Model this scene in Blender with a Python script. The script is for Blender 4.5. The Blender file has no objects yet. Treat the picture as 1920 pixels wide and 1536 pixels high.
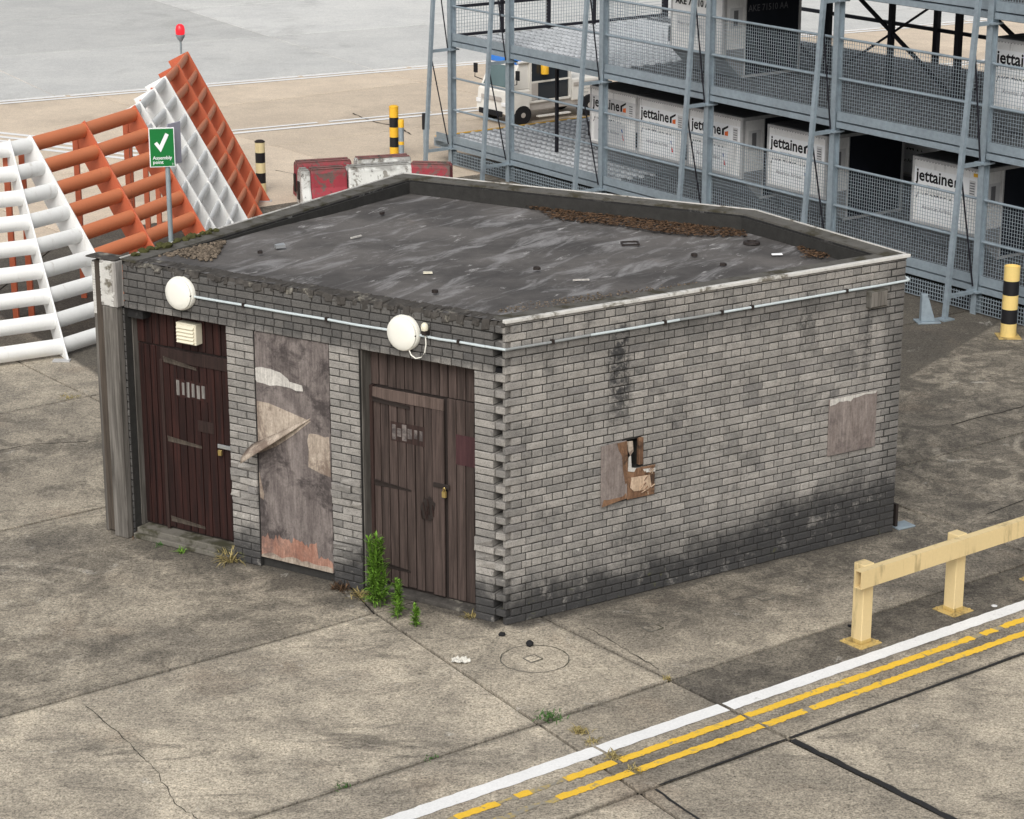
import bpy, bmesh, math, random
from mathutils import Vector, Matrix
random.seed(7)
R = math.radians
scene = bpy.context.scene
C = scene.collection

# ------------------------------------------------------------------ camera, sky, sun, exposure
CAM_F = 4333.0 / 1920.0          # focal length in picture widths
cd = bpy.data.cameras.new('camera'); cam = bpy.data.objects.new('camera', cd); C.objects.link(cam)
cd.sensor_width = 36.0; cd.sensor_fit = 'HORIZONTAL'; cd.lens = 36.0 * CAM_F
cd.clip_start = 0.1; cd.clip_end = 2000
cam.location = (0.0656, -19.7151, 8.1898)
cam.rotation_euler = (R(90 - 17.2043), R(0.045), 0)
scene.camera = cam
world = bpy.data.worlds.new('World'); scene.world = world; world.use_nodes = True
wn = world.node_tree; wn.nodes.clear()
SUN_EL, SUN_AZ = 42.0, 192.0      # azimuth clockwise from +Y
sky = wn.nodes.new('ShaderNodeTexSky'); sky.sky_type = 'NISHITA'; sky.sun_disc = False
sky.sun_elevation = R(SUN_EL); sky.sun_rotation = R(SUN_AZ)
sky.air_density = 1.0; sky.dust_density = 4.0; sky.ozone_density = 1.0
hs = wn.nodes.new('ShaderNodeHueSaturation'); hs.inputs['Saturation'].default_value = 0.22
bg = wn.nodes.new('ShaderNodeBackground'); bg.inputs['Strength'].default_value = 0.12
wo = wn.nodes.new('ShaderNodeOutputWorld')
wn.links.new(sky.outputs[0], hs.inputs['Color']); wn.links.new(hs.outputs[0], bg.inputs['Color']); wn.links.new(bg.outputs[0], wo.inputs['Surface'])
sd = bpy.data.lights.new('sun', 'SUN'); sun = bpy.data.objects.new('sun', sd); C.objects.link(sun)
sd.energy = 1.5; sd.angle = R(40); sd.color = (1.0, 0.965, 0.91)
el, az = R(SUN_EL), R(SUN_AZ)
to_sun = Vector((math.sin(az) * math.cos(el), math.cos(az) * math.cos(el), math.sin(el)))
sun.rotation_euler = to_sun.to_track_quat('Z', 'Y').to_euler(); sun.location = (0, -10, 30)
vs = scene.view_settings; vs.view_transform = 'Standard'; vs.look = 'None'; vs.gamma = 1.0; vs.use_curve_mapping = False
vs.exposure = 0.28

PHOTO_POS = Vector((0.0656, -19.7151, 8.1898))   # where the photograph was taken from

# ------------------------------------------------------------------ helpers
def ident(x, y, z): return (x, y, z)
class MB:
    def __init__(s): s.v = []; s.f = []
    def add(s, vs, fs):
        b = len(s.v); s.v += [tuple(v) for v in vs]; s.f += [tuple(i + b for i in f) for f in fs]; return s
    def box(s, x0, x1, y0, y1, z0, z1, F=ident):
        return s.add([F(x, y, z) for z in (z0, z1) for y in (y0, y1) for x in (x0, x1)],
                     [(0, 2, 3, 1), (4, 5, 7, 6), (0, 1, 5, 4), (2, 6, 7, 3), (0, 4, 6, 2), (1, 3, 7, 5)])
    def hexa(s, p):   # 8 points, lower ring then upper ring
        return s.add(p, [(3, 2, 1, 0), (4, 5, 6, 7), (0, 1, 5, 4), (1, 2, 6, 5), (2, 3, 7, 6), (3, 0, 4, 7)])
    def prism(s, poly, z0, z1, F=ident):   # poly in xy, extruded in z
        n = len(poly)
        s.add([F(x, y, z0) for x, y in poly] + [F(x, y, z1) for x, y in poly],
              [tuple(range(n - 1, -1, -1)), tuple(range(n, 2 * n))] + [(i, (i + 1) % n, n + (i + 1) % n, n + i) for i in range(n)]); return s
    def tube(s, pts, r, seg=8, cap=True, r2=None):
        pts = [Vector(p) for p in pts]; n = len(pts); vs = []
        for i, p in enumerate(pts):
            t = (pts[min(i + 1, n - 1)] - pts[max(i - 1, 0)]).normalized()
            a = Vector((0, 0, 1)) if abs(t.z) < 0.9 else Vector((1, 0, 0))
            e1 = t.cross(a).normalized(); e2 = t.cross(e1)
            rr = r if r2 is None else r + (r2 - r) * i / (n - 1)
            for k in range(seg):
                an = 2 * math.pi * k / seg; vs.append(p + e1 * math.cos(an) * rr + e2 * math.sin(an) * rr)
        fs = [(i * seg + k, (i + 1) * seg + k, (i + 1) * seg + (k + 1) % seg, i * seg + (k + 1) % seg) for i in range(n - 1) for k in range(seg)]
        if cap: fs += [tuple(range(seg)), tuple(range((n - 1) * seg + seg - 1, (n - 1) * seg - 1, -1))]
        return s.add(vs, fs)
    def bar(s, a, b, w, h, up=(0, 0, 1)):   # rectangular bar from a to b
        a = Vector(a); b = Vector(b); t = (b - a).normalized(); u = Vector(up)
        e1 = t.cross(u).normalized(); e2 = e1.cross(t)
        P = []
        for q in (a, b):
            for i, j in ((-1, -1), (1, -1), (1, 1), (-1, 1)): P.append(q + e1 * (i * w / 2) + e2 * (j * h / 2))
        return s.hexa(P)
    def lathe(s, prof, seg=20, F=ident):   # profile (r,z)
        n = len(prof); vs = []
        for r, z in prof:
            for k in range(seg):
                a = 2 * math.pi * k / seg; vs.append(F(r * math.cos(a), r * math.sin(a), z))
        fs = [(i * seg + k, i * seg + (k + 1) % seg, (i + 1) * seg + (k + 1) % seg, (i + 1) * seg + k) for i in range(n - 1) for k in range(seg)]
        fs += [tuple(range(seg - 1, -1, -1)), tuple(range((n - 1) * seg, n * seg))]
        return s.add(vs, fs)
    def mesh(s, name, mat=None, bevel=0, smooth=False, fix=True):
        me = bpy.data.meshes.new(name); me.from_pydata(s.v, [], s.f); me.update()
        bm = bmesh.new(); bm.from_mesh(me)
        if fix: bmesh.ops.recalc_face_normals(bm, faces=bm.faces)
        if bevel: bmesh.ops.bevel(bm, geom=list(bm.edges), offset=bevel, segments=1, affect='EDGES', clamp_overlap=True)
        if smooth:
            for f in bm.faces: f.smooth = True
            for e in bm.edges:
                if len(e.link_faces) == 2 and e.calc_face_angle(0) > R(40): e.smooth = False
        bm.to_mesh(me); bm.free()
        if mat: me.materials.append(mat)
        return me
    def build(s, name, mat, parent=None, bevel=0, smooth=False, kind=None, fix=True):
        return link(name, s.mesh(name, mat, bevel, smooth, fix), parent, kind)
def link(name, me, parent=None, kind=None):
    o = bpy.data.objects.new(name, me); C.objects.link(o)
    if parent: o.parent = parent
    if kind: o['kind'] = kind
    return o
def tag(o, label, cat, group=None, kind=None):
    o['label'] = label; o['category'] = cat
    if group: o['group'] = group
    if kind: o['kind'] = kind
    return o
def thing(name, label, cat, loc=(0, 0, 0), rz=0, group=None):
    o = bpy.data.objects.new(name, None); C.objects.link(o); o.empty_display_size = 0.1
    o.location = loc; o.rotation_euler = (0, 0, rz)
    return tag(o, label, cat, group)
def struct(o): o['kind'] = 'structure'; return o
def text_mesh(txt, size, mat, shear=0, bold=0, align='LEFT', sx=1.0):
    cu = bpy.data.curves.new('t', 'FONT'); cu.body = txt; cu.size = size; cu.resolution_u = 2; cu.shear = shear; cu.offset = bold; cu.align_x = align
    o = bpy.data.objects.new('t', cu); C.objects.link(o)
    bpy.context.view_layer.update()
    me = bpy.data.meshes.new_from_object(o.evaluated_get(bpy.context.evaluated_depsgraph_get()))
    bpy.data.objects.remove(o); bpy.data.curves.remove(cu)
    for v in me.vertices: v.co = (v.co.x * sx, 0.0, v.co.y)
    me.materials.clear(); me.materials.append(mat)
    return me
def text(txt, size, mat, parent, x, y, z, name='lettering', rz=0, **k):
    o = link(name, text_mesh(txt, size, mat, **k), parent); o.location = (x, y, z); o.rotation_euler = (0, 0, rz); return o
def unit(v): v = Vector(v); return v.normalized()

# ------------------------------------------------------------------ material helpers (node expressions)
class S:
    def __init__(s, nt, k): s.nt = nt; s.k = k
    def _m(s, op, *o, clamp=False):
        n = s.nt.nodes.new('ShaderNodeMath'); n.operation = op; n.use_clamp = clamp
        for i, q in enumerate((s,) + o):
            if isinstance(q, S): s.nt.links.new(q.k, n.inputs[i])
            else: n.inputs[i].default_value = q
        return S(s.nt, n.outputs[0])
    def __add__(s, o): return s._m('ADD', o)
    __radd__ = __add__
    def __mul__(s, o): return s._m('MULTIPLY', o)
    __rmul__ = __mul__
    def __sub__(s, o): return s._m('SUBTRACT', o)
    def __rsub__(s, o): return (s * -1.0) + o
    def abs(s): return s._m('ABSOLUTE')
    def max(s, o): return s._m('MAXIMUM', o)
    def min(s, o): return s._m('MINIMUM', o)
    def fract(s): return s._m('FRACT')
    def sqrt(s): return s._m('SQRT')
    def clamp(s): return s._m('ADD', 0.0, clamp=True)
    def step(s, a, b, lo=0.0, hi=1.0):
        n = s.nt.nodes.new('ShaderNodeMapRange'); n.interpolation_type = 'SMOOTHSTEP'
        if a > b: a, b, lo, hi = b, a, hi, lo
        s.nt.links.new(s.k, n.inputs[0])
        for i, q in enumerate((a, b, lo, hi)): n.inputs[i + 1].default_value = q
        return S(s.nt, n.outputs[0])
class G:   # one material under construction
    def __init__(s, name):
        s.m = bpy.data.materials.new(name); s.m.use_nodes = True; s.nt = s.m.node_tree; s.nt.nodes.clear()
        s.out = s.nt.nodes.new('ShaderNodeOutputMaterial'); s.b = s.nt.nodes.new('ShaderNodeBsdfPrincipled')
        s.nt.links.new(s.b.outputs[0], s.out.inputs[0])
        g = s.nt.nodes.new('ShaderNodeNewGeometry'); s.pos = g.outputs['Position']; s.isl = S(s.nt, g.outputs['Random Per Island']); s.nor = g.outputs['Normal']
        oi = s.nt.nodes.new('ShaderNodeObjectInfo'); s.orand = S(s.nt, oi.outputs['Random'])
        sp = s.nt.nodes.new('ShaderNodeSeparateXYZ'); s.nt.links.new(s.pos, sp.inputs[0])
        s.x, s.y, s.z = (S(s.nt, sp.outputs[i]) for i in range(3))
        s.rnd = (s.isl + s.orand).fract()
    def map(s, rot=0, scale=(1, 1, 1), off=(0, 0, 0)):
        n = s.nt.nodes.new('ShaderNodeMapping'); n.vector_type = 'POINT'; s.nt.links.new(s.pos, n.inputs[0])
        n.inputs['Rotation'].default_value = (0, 0, rot); n.inputs['Scale'].default_value = scale; n.inputs['Location'].default_value = off
        return n.outputs[0]
    def noise(s, sc, det=4, rough=0.55, dist=0, vec=None, w=None):
        n = s.nt.nodes.new('ShaderNodeTexNoise'); s.nt.links.new(vec or s.pos, n.inputs['Vector'])
        if w is not None:
            n.noise_dimensions = '4D'
            if isinstance(w, S): s.nt.links.new(w.k, n.inputs['W'])
            else: n.inputs['W'].default_value = w
        n.inputs['Scale'].default_value = sc; n.inputs['Detail'].default_value = det; n.inputs['Roughness'].default_value = rough; n.inputs['Distortion'].default_value = dist
        return S(s.nt, n.outputs[0])
    def voro(s, sc, vec=None, feat='F1', rand=1.0):
        n = s.nt.nodes.new('ShaderNodeTexVoronoi'); n.feature = feat; s.nt.links.new(vec or s.pos, n.inputs['Vector']); n.inputs['Scale'].default_value = sc
        n.inputs['Randomness'].default_value = rand
        return S(s.nt, n.outputs['Distance'])
    def lin(s, a, b, c=0.0, k=0.0): return s.x * a + s.y * b + s.z * c + k
    def mix(s, f, a, b):
        n = s.nt.nodes.new('ShaderNodeMix'); n.data_type = 'RGBA'; n.clamp_factor = True
        if isinstance(f, S): s.nt.links.new(f.k, n.inputs[0])
        else: n.inputs[0].default_value = f
        for q, i in ((a, 6), (b, 7)):
            if isinstance(q, tuple): n.inputs[i].default_value = (*q, 1)
            else: s.nt.links.new(q, n.inputs[i])
        return n.outputs[2]
    def mul(s, c, f):   # colour times scalar S
        n = s.nt.nodes.new('ShaderNodeVectorMath'); n.operation = 'SCALE'
        if isinstance(c, tuple): n.inputs[0].default_value = c
        else: s.nt.links.new(c, n.inputs[0])
        s.nt.links.new(f.k, n.inputs['Scale']); return n.outputs[0]
    def done(s, col, rough=0.8, metal=0.0, bump=None, bs=0.3, bd=0.01, spec=0.4):
        I = s.b.inputs
        if isinstance(col, tuple): I['Base Color'].default_value = (*col, 1)
        else: s.nt.links.new(col, I['Base Color'])
        if isinstance(rough, S): s.nt.links.new(rough.k, I['Roughness'])
        else: I['Roughness'].default_value = rough
        I['Metallic'].default_value = metal; I['Specular IOR Level'].default_value = spec
        if bump is not None:
            n = s.nt.nodes.new('ShaderNodeBump'); n.inputs['Strength'].default_value = bs; n.inputs['Distance'].default_value = bd
            s.nt.links.new(bump.k, n.inputs['Height']); s.nt.links.new(n.outputs[0], I['Normal'])
        return s.m
def simple(name, col, var=0.15, sc=6, rough=0.7, metal=0.0, dirt=None, dirt_amt=(0.6, 0.75), bs=0.15, fine=60, rvar=0.0):
    g = G(name); n = g.noise(sc, 5); f = g.noise(fine, 2)
    c = g.mul(col, (n - 0.5) * (2 * var) + (f - 0.5) * var + 1.0)
    if rvar: c = g.mul(c, (g.rnd - 0.5) * (2 * rvar) + 1.0)
    if dirt: c = g.mix(g.noise(sc * 0.6, 6, 0.65, w=3.1).step(*dirt_amt), c, dirt)
    return g.done(c, rough, metal, f, bs, 0.004, spec=0.5 if (metal or rough < 0.5) else 0.2)

# hut frame: near corner at the origin, right wall along UR, left wall along UL
UR = Vector((0.84444, 0.53565)); NR = Vector((0.53565, -0.84444)); LR = 4.69
UL = Vector((-0.84541, 0.53411)); NL = Vector((-0.53411, -0.84541)); LL = 4.465
HH = 2.9
def WR(s, d, z): p = UR * s - NR * d; return (p.x, p.y, z)     # s along wall, d inwards
def WL(s, d, z): p = UL * s - NL * d; return (p.x, p.y, z)
AU = Vector((0.795, 0.606)); AN = Vector((-0.606, 0.795))       # slab grid axes
def GU(u, n, z=0.0): p = AU * u + AN * n; return (p.x, p.y, z)

# ---- ground concrete
def concrete(name, light, mid, stains=True, sp=1.0):
    g = G(name)
    big = g.noise(0.55, 6, 0.62, 0.4); med = g.noise(2.6, 6, 0.65); fine = g.noise(30, 4, 0.75); ag = g.voro(38)
    c = g.mix((big * 0.6 + med * 0.4).step(0.37, 0.63), mid, light)
    c = g.mul(c, (g.orand - 0.5) * 0.24 + 1.0)
    if stains:
        # dirt and painted contact shade along the hut, tyre rubbed strips, damp areas: stains with a ragged outline of their own
        dR = g.lin(NR.x, NR.y); sR = g.lin(UR.x, UR.y); dL = g.lin(NL.x, NL.y); sL = g.lin(UL.x, UL.y)
        nn = g.lin(AN.x, AN.y); uu = g.lin(AU.x, AU.y)
        rag = (g.noise(1.7, 6, 0.7, 0.6) - 0.5)
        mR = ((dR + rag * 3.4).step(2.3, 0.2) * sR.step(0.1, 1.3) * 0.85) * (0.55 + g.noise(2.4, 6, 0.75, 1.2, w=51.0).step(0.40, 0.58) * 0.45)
        mL = (dL + rag * 2.2).step(0.95, 0.1) * sL.step(0.2, 0.9) * sL.step(5.6, 4.2) * 0.85
        strip = (nn + rag * 0.3).step(-2.75, -2.5) * nn.step(-1.84, -1.86) * (uu.step(0.39, 0.41) * 0.5 + uu.step(-0.9, -0.8) * 0.35) * (0.75 + g.noise(3.0, 6, 0.75, w=53.0).step(0.4, 0.6) * 0.3)
        strip2 = (nn + rag * 0.8).step(-3.5, -3.0) * (nn + rag * 0.6).step(-2.6, -2.95) * 0.45
        east = (sR + rag * 2.5).step(3.6, 5.2) * (g.noise(0.9, 6, 0.7, 1.5, w=5.0)).step(0.36, 0.60) * 0.7
        west = (sL + rag * 2.5).step(3.3, 5.0) * (g.noise(0.7, 6, 0.7, 1.0, w=9.0)).step(0.44, 0.62) * 0.75
        tyre = g.noise(1.0, 7, 0.75, 2.2, vec=g.map(R(-20), (0.55, 1.9, 1.0)), w=1.7).step(0.50, 0.66)
        spl = tyre * (0.32 + g.noise(0.5, 3, w=6.0).step(0.45, 0.6) * 0.3)
        doorbay = nn.step(0.99, 1.01) * nn.step(5.18, 5.16) * (uu + rag * 2).step(1.5, -1.0) * (0.28 + g.noise(1.4, 7, 0.75, 1.5, w=21.0).step(0.42, 0.62) * 0.42)
        spl = spl.max(doorbay).max(nn.step(5.16, 5.18) * 0.30)
        far = (nn + rag * 3).step(8.5, 12.0) * 0.45
        seam = ((nn - 1.0).abs()).min((nn + 1.85).abs()).min((nn - 5.17).abs()).min((nn - 8.9).abs()).min((uu - 0.4).abs().max(nn - 1.0)).min((nn + 3.32).abs())
        seam = (seam + rag * 0.10).step(0.075, 0.005) * 0.6
        foot = ((dR + rag * 0.35).step(0.22, 0.02) * sR.step(-0.05, 0.1) * sR.step(4.9, 4.7)).max((dL + rag * 0.35).step(0.22, 0.02) * sL.step(-0.05, 0.1) * sL.step(4.9, 4.7)) * 0.9  # ragged grime, with contact darkening painted in along the wall foot
        tone = (uu.step(-0.9, -0.92) * nn.step(1.0, 0.98) * -0.10 + 0.10)
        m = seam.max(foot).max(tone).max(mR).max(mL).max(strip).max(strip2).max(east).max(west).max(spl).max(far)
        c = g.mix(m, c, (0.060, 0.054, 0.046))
        def arcs(cx, cy, f, rmax, w):   # scuffs of turning tyres
            d = ((g.x - cx) * (g.x - cx) + (g.y - cy) * (g.y - cy)).sqrt(); q = (d * f + g.noise(0.9, 4, 0.6, w=w) * 1.6).fract()
            return (q - 0.5).abs().step(0.16, 0.04) * d.step(rmax, rmax * 0.6) * g.noise(1.3, 5, 0.7, w=w + 3).step(0.48, 0.62)
        ar = arcs(6.6, 5.2, 2.2, 3.2, 31.0).max(arcs(-4.9, 0.2, 2.6, 2.2, 35.0)).max(arcs(-0.2, -2.6, 1.7, 2.6, 41.0) * 0.5)
        c = g.mix(ar * 0.45, c, (0.42, 0.38, 0.31))
        br = g.noise(1.1, 5, 0.6, 0.3, w=7.0).step(0.56, 0.72) * (1.0 - m * 0.6) * 0.4
        c = g.mix(br, c, (0.24, 0.185, 0.135))
        pale = g.noise(1.6, 6, 0.75, 2.6, w=12.0).step(0.60, 0.70) * 0.5
        c = g.mix(pale, c, (0.5, 0.48, 0.43))
    else:
        c = g.mix(g.noise(0.35, 6, 0.7, 1.0, w=4.0).step(0.52, 0.72) * 0.45, c, (mid[0] * 0.6, mid[1] * 0.6, mid[2] * 0.6))
    c = g.mul(c, (fine - 0.5) * (2.5 * sp) + (g.noise(11, 3, 0.7) - 0.5) * (0.9 * sp) + (g.noise(60, 2) - 0.5) * (1.1 * sp) + 1.0)
    c = g.mix(ag.step(0.13, 0.08) * g.noise(5, 2).step(0.5, 0.65) * 0.6, c, (0.6, 0.57, 0.5))
    return g.done(c, 0.9, 0, fine + med * 0.5, 0.35, 0.012, spec=0.3)
M = {}
M['concrete'] = concrete('stained_concrete', (0.50, 0.44, 0.345), (0.25, 0.222, 0.18))
M['peach'] = concrete('warm_apron_concrete', (0.66, 0.555, 0.435), (0.56, 0.47, 0.37), False, 0.4)
M['apron'] = concrete('grey_apron_concrete', (0.56, 0.56, 0.54), (0.49, 0.492, 0.48), False, 0.3)
M['joint'] = simple('joint_dirt', (0.026, 0.024, 0.021), 0.4, 8, 0.95)
M['tar'] = simple('tar_seal', (0.025, 0.025, 0.026), 0.4, 20, 0.6)
def paint(name, col, worn, thr):
    g = G(name); n = g.noise(9, 7, 0.72); f = g.noise(60, 3)
    c = g.mix(n.step(*thr), col, worn); c = g.mul(c, (f - 0.5) * 0.35 + (g.noise(2, 3) - 0.5) * 0.2 + 1.0)
    return g.done(c, 0.7, 0, f, 0.2, 0.003)
M['white_line'] = paint('white_road_paint', (0.78, 0.78, 0.77), (0.42, 0.41, 0.38), (0.6, 0.72))
M['yellow_line'] = paint('yellow_road_paint', (0.80, 0.50, 0.045), (0.40, 0.31, 0.13), (0.55, 0.66))
M['yellow_faint'] = paint('worn_yellow_paint', (0.45, 0.34, 0.12), (0.27, 0.25, 0.21), (0.42, 0.55))
# ---- brick
def brick_mat():
    g = G('grey_brick'); s_r = g.lin(UR.x, UR.y); s_l = g.lin(UL.x, UL.y); dR = g.lin(NR.x, NR.y).abs(); dL = g.lin(NL.x, NL.y).abs()
    onR = dR.step(0.13, 0.10) * s_r.step(-0.02, 0.0); onL = 1.0 - onR
    r = g.rnd; n = g.noise(7, 5, 0.6); f = g.noise(90, 3, 0.7); rag = g.noise(3.2, 6, 0.7) - 0.5
    c = g.mix(r.step(0.0, 1.0), (0.212, 0.202, 0.188), (0.300, 0.283, 0.260))
    c = g.mix((r * 7.3).fract().step(0.95, 0.98), c, (0.20, 0.19, 0.18))
    c = g.mul(c, (n - 0.5) * 0.8 + (f - 0.5) * 1.3 + (g.noise(1.1, 5, 0.6, w=3.3) - 0.5) * 0.6 + 1.0)
    c = g.mix(g.noise(30, 5, 0.75, w=1.0).step(0.54, 0.66) * 0.6, c, (0.11, 0.105, 0.10))
    dark = (0.022, 0.022, 0.023)
    # damp soot at the foot of the walls, ragged, higher towards the far end
    top = s_r.step(1.4, 4.6) * 0.36 + 0.30
    foot = (g.z - top + rag * 0.8).step(0.28, -0.18) * 0.92
    foot = foot * (1.0 - (g.noise(5.2, 5, 0.75, w=8.0).step(0.55, 0.66) * 0.5))
    # run-off streaks under the parapet
    def streak(s, s0, w, z0, z1, k): return ((s + rag * 0.3 - s0).abs()).step(w, w * 0.35) * (g.z + rag * 0.5).step(z0, z0 + 0.5) * (g.z + rag * 0.3).step(z1 + 0.1, z1 - 0.05) * (g.noise(13, 6, 0.75, w=14.0).step(0.38, 0.55)) * k
    st = streak(s_r, 1.25, 0.17, 1.55, 2.66, 0.95).max(streak(s_r, 0.48, 0.09, 2.1, 2.6, 0.6)).max(streak(s_r, 1.72, 0.08, 2.25, 2.65, 0.7)).max(streak(s_r, 3.45, 0.16, 1.9, 2.65, 0.65)).max(streak(s_r, 4.22, 0.07, 1.5, 2.45, 0.6)).max(streak(s_r, 2.6, 0.25, 2.3, 2.6, 0.5))
    cond = (g.z + rag * 0.25).step(2.35, 2.55) * (g.z + rag * 0.1).step(2.68, 2.62) * 0.45
    mott = g.noise(1.9, 7, 0.78, 0.6, w=17.0).step(0.52, 0.68) * 0.5
    corner = (s_r + rag * 0.5).step(4.3, 4.65) * 0.55
    mR = st.max(cond).max(corner).max(mott) * onR
    lint = (g.z + rag * 0.35).step(2.3, 2.5) * 0.70
    mL = lint.max(mott * 0.8).max((s_l + rag * 0.3).step(4.2, 4.5) * 0.75) * onL
    m = foot.max(mR).max(mL).clamp()
    c = g.mix(m, c, g.mul(dark, (f - 0.5) * 1.6 + 1.4))
    # pale lime bloom above the damp
    bloom = (g.z + rag * 0.5 - 0.5).abs().step(0.16, 0.03) * g.noise(9, 6, 0.75, w=2.0).step(0.56, 0.66) * s_r.step(2.0, 0.4) * 0.75
    c = g.mix(bloom, c, (0.52, 0.5, 0.46))
    moss = (g.z + rag * 0.6).step(0.35, 0.1) * g.noise(6, 6, 0.7, w=6.0).step(0.6, 0.68) * 0.6
    c = g.mix(moss, c, (0.11, 0.115, 0.04))
    return g.done(c, 0.9, 0, n * 0.6 + f, 0.5, 0.006, spec=0.3)
M['brick'] = brick_mat()
M['mortar'] = simple('dark_mortar', (0.035, 0.034, 0.032), 0.4, 12, 0.95)
def wood(name, a, b, sc=1.0, dirt=None):   # vertical grain
    g = G(name); v = g.map(0, (22 * sc, 22 * sc, 1.1 * sc)); n = g.noise(1.0, 6, 0.7, 0.4, vec=v); v2 = g.map(0, (80 * sc, 80 * sc, 3 * sc)); n2 = g.noise(1.0, 4, 0.7, vec=v2)
    c = g.mix(n.step(0.3, 0.7), a, b); c = g.mul(c, (n2 - 0.5) * 1.4 + (g.rnd - 0.5) * 0.45 + 1.0)
    if dirt: c = g.mix(g.noise(1.6, 6, 0.7).step(0.52, 0.7) * 0.7, c, dirt)
    return g.done(c, 0.75, 0, n + n2, 0.4, 0.006, spec=0.3)
M['door_dark'] = wood('dark_red_brown_paint', (0.011, 0.0045, 0.004), (0.034, 0.011, 0.0085))
M['door_rail'] = wood('dark_brown_rail_paint', (0.02, 0.012, 0.01), (0.04, 0.022, 0.019))
M['door_grey'] = wood('faded_brown_paint', (0.030, 0.021, 0.018), (0.078, 0.056, 0.049))
M['door_grey_rail'] = wood('faded_brown_rail_paint', (0.062, 0.044, 0.037), (0.115, 0.084, 0.072))
M['maroon'] = wood('maroon_patch_paint', (0.035, 0.014, 0.016), (0.06, 0.026, 0.028))
M['timber'] = wood('weathered_timber', (0.06, 0.054, 0.047), (0.17, 0.158, 0.142), 0.8)
M['timber_dark'] = wood('weathered_brown_timber', (0.05, 0.04, 0.032), (0.105, 0.085, 0.068), 0.8)
M['slat_pale'] = wood('pale_weathered_slat', (0.2, 0.19, 0.18), (0.42, 0.40, 0.37))
M['slat_dull'] = wood('dull_weathered_slat', (0.07, 0.062, 0.058), (0.30, 0.285, 0.265))
def ply(name, a, b, stain, thr=(0.5, 0.66), pale=None):
    g = G(name); v = g.map(0, (2.0, 2.0, 0.7)); n = g.noise(3.5, 7, 0.72, 0.8, vec=v); s1 = g.noise(1.0, 5, 0.7, vec=g.map(0, (60, 60, 4)))
    c = g.mix(n.step(0.35, 0.65), a, b); c = g.mul(c, (s1 - 0.5) * 1.3 + (g.noise(45, 3, 0.7) - 0.5) * 0.9 + 1.0)
    c = g.mix(g.noise(2.3, 7, 0.75, 0.5, w=4.0).step(*thr) * 0.85, c, stain)
    if pale: c = g.mix(g.z.step(pale[0], pale[1]) * g.noise(14, 5, 0.7).step(0.35, 0.55), c, pale[2])
    return g.done(c, 0.8, 0, n + s1, 0.35, 0.006, spec=0.3)
M['ply_dark'] = ply('stained_plywood', (0.115, 0.097, 0.092), (0.205, 0.178, 0.166), (0.04, 0.033, 0.033), (0.47, 0.60))
M['ply_grey'] = ply('grey_plywood', (0.16, 0.132, 0.12), (0.245, 0.21, 0.192), (0.085, 0.07, 0.07), (0.50, 0.66))
M['ply_pale'] = ply('pale_torn_veneer', (0.27, 0.222, 0.178), (0.43, 0.365, 0.30), (0.15, 0.11, 0.088), (0.46, 0.57))
M['ply_white'] = ply('whitish_torn_veneer', (0.42, 0.40, 0.37), (0.56, 0.54, 0.5), (0.3, 0.28, 0.26), (0.6, 0.72))
M['ply_red'] = ply('reddish_bare_ply', (0.25, 0.125, 0.09), (0.37, 0.22, 0.165), (0.13, 0.085, 0.075), (0.48, 0.62))
M['rot'] = ply('rotten_wood', (0.12, 0.065, 0.038), (0.25, 0.145, 0.085), (0.035, 0.022, 0.016), (0.5, 0.62))
M['rot_pale'] = ply('split_pale_wood', (0.40, 0.29, 0.20), (0.55, 0.42, 0.31), (0.2, 0.12, 0.08), (0.58, 0.7))
def felt():
    g = G('roof_felt'); rz = -R(31)
    a = R(31); ex = (math.sin(a), math.cos(a))
    # dusty streaks that follow the lay of the felt
    n0 = g.nt.nodes.new('ShaderNodeCombineXYZ')
    along = g.lin(ex[0], ex[1]) * 0.9; across = g.lin(ex[1], -ex[0]) * 3.6
    g.nt.links.new(along.k, n0.inputs[0]); g.nt.links.new(across.k, n0.inputs[1]); v = n0.outputs[0]
    b = g.noise(0.8, 5, 0.6); st = g.noise(1.15, 7, 0.68, 0.7, vec=v); f = g.noise(70, 3, 0.7)
    c = g.mix(b.step(0.35, 0.65), (0.062, 0.058, 0.056), (0.125, 0.116, 0.110))
    c = g.mix(st.step(0.49, 0.66) * 0.75, c, (0.27, 0.265, 0.265))
    c = g.mix(g.noise(2.1, 7, 0.75, 0.6, vec=v, w=5.0).step(0.585, 0.67) * 0.85, c, (0.44, 0.43, 0.42))
    c = g.mix(g.noise(1.3, 6, 0.7, w=11.0).step(0.6, 0.75) * 0.5, c, (0.16, 0.135, 0.115))
    c = g.mul(c, (f - 0.5) * 0.7 + (g.noise(9, 4) - 0.5) * 0.4 + 1.0)
    return g.done(c, 0.85, 0, f + st * 2, 0.35, 0.008, spec=0.3)
M['felt'] = felt()
def upstand():
    g = G('black_felt_upstand'); n = g.noise(5, 6, 0.7); f = g.noise(60, 3)
    c = g.mul((0.018, 0.0175, 0.0175), (f - 0.5) * 1.4 + 1.0); c = g.mix(n.step(0.55, 0.68) * 0.6, c, (0.085, 0.08, 0.075)); c = g.mix(g.noise(2.5, 7, 0.75, w=3.0).step(0.58, 0.66) * 0.6, c, (0.26, 0.255, 0.245))
    return g.done(c, 0.85, 0, f, 0.3, 0.006, spec=0.3)
M['upstand'] = upstand()
M['coping'] = simple('grey_coping', (0.105, 0.10, 0.09), 0.4, 7, 0.9, dirt=(0.05, 0.045, 0.03), dirt_amt=(0.48, 0.62), bs=0.4)
M['step'] = simple('mossy_step', (0.15, 0.14, 0.12), 0.35, 6, 0.9, dirt=(0.05, 0.048, 0.03), dirt_amt=(0.45, 0.6), bs=0.4)
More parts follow.
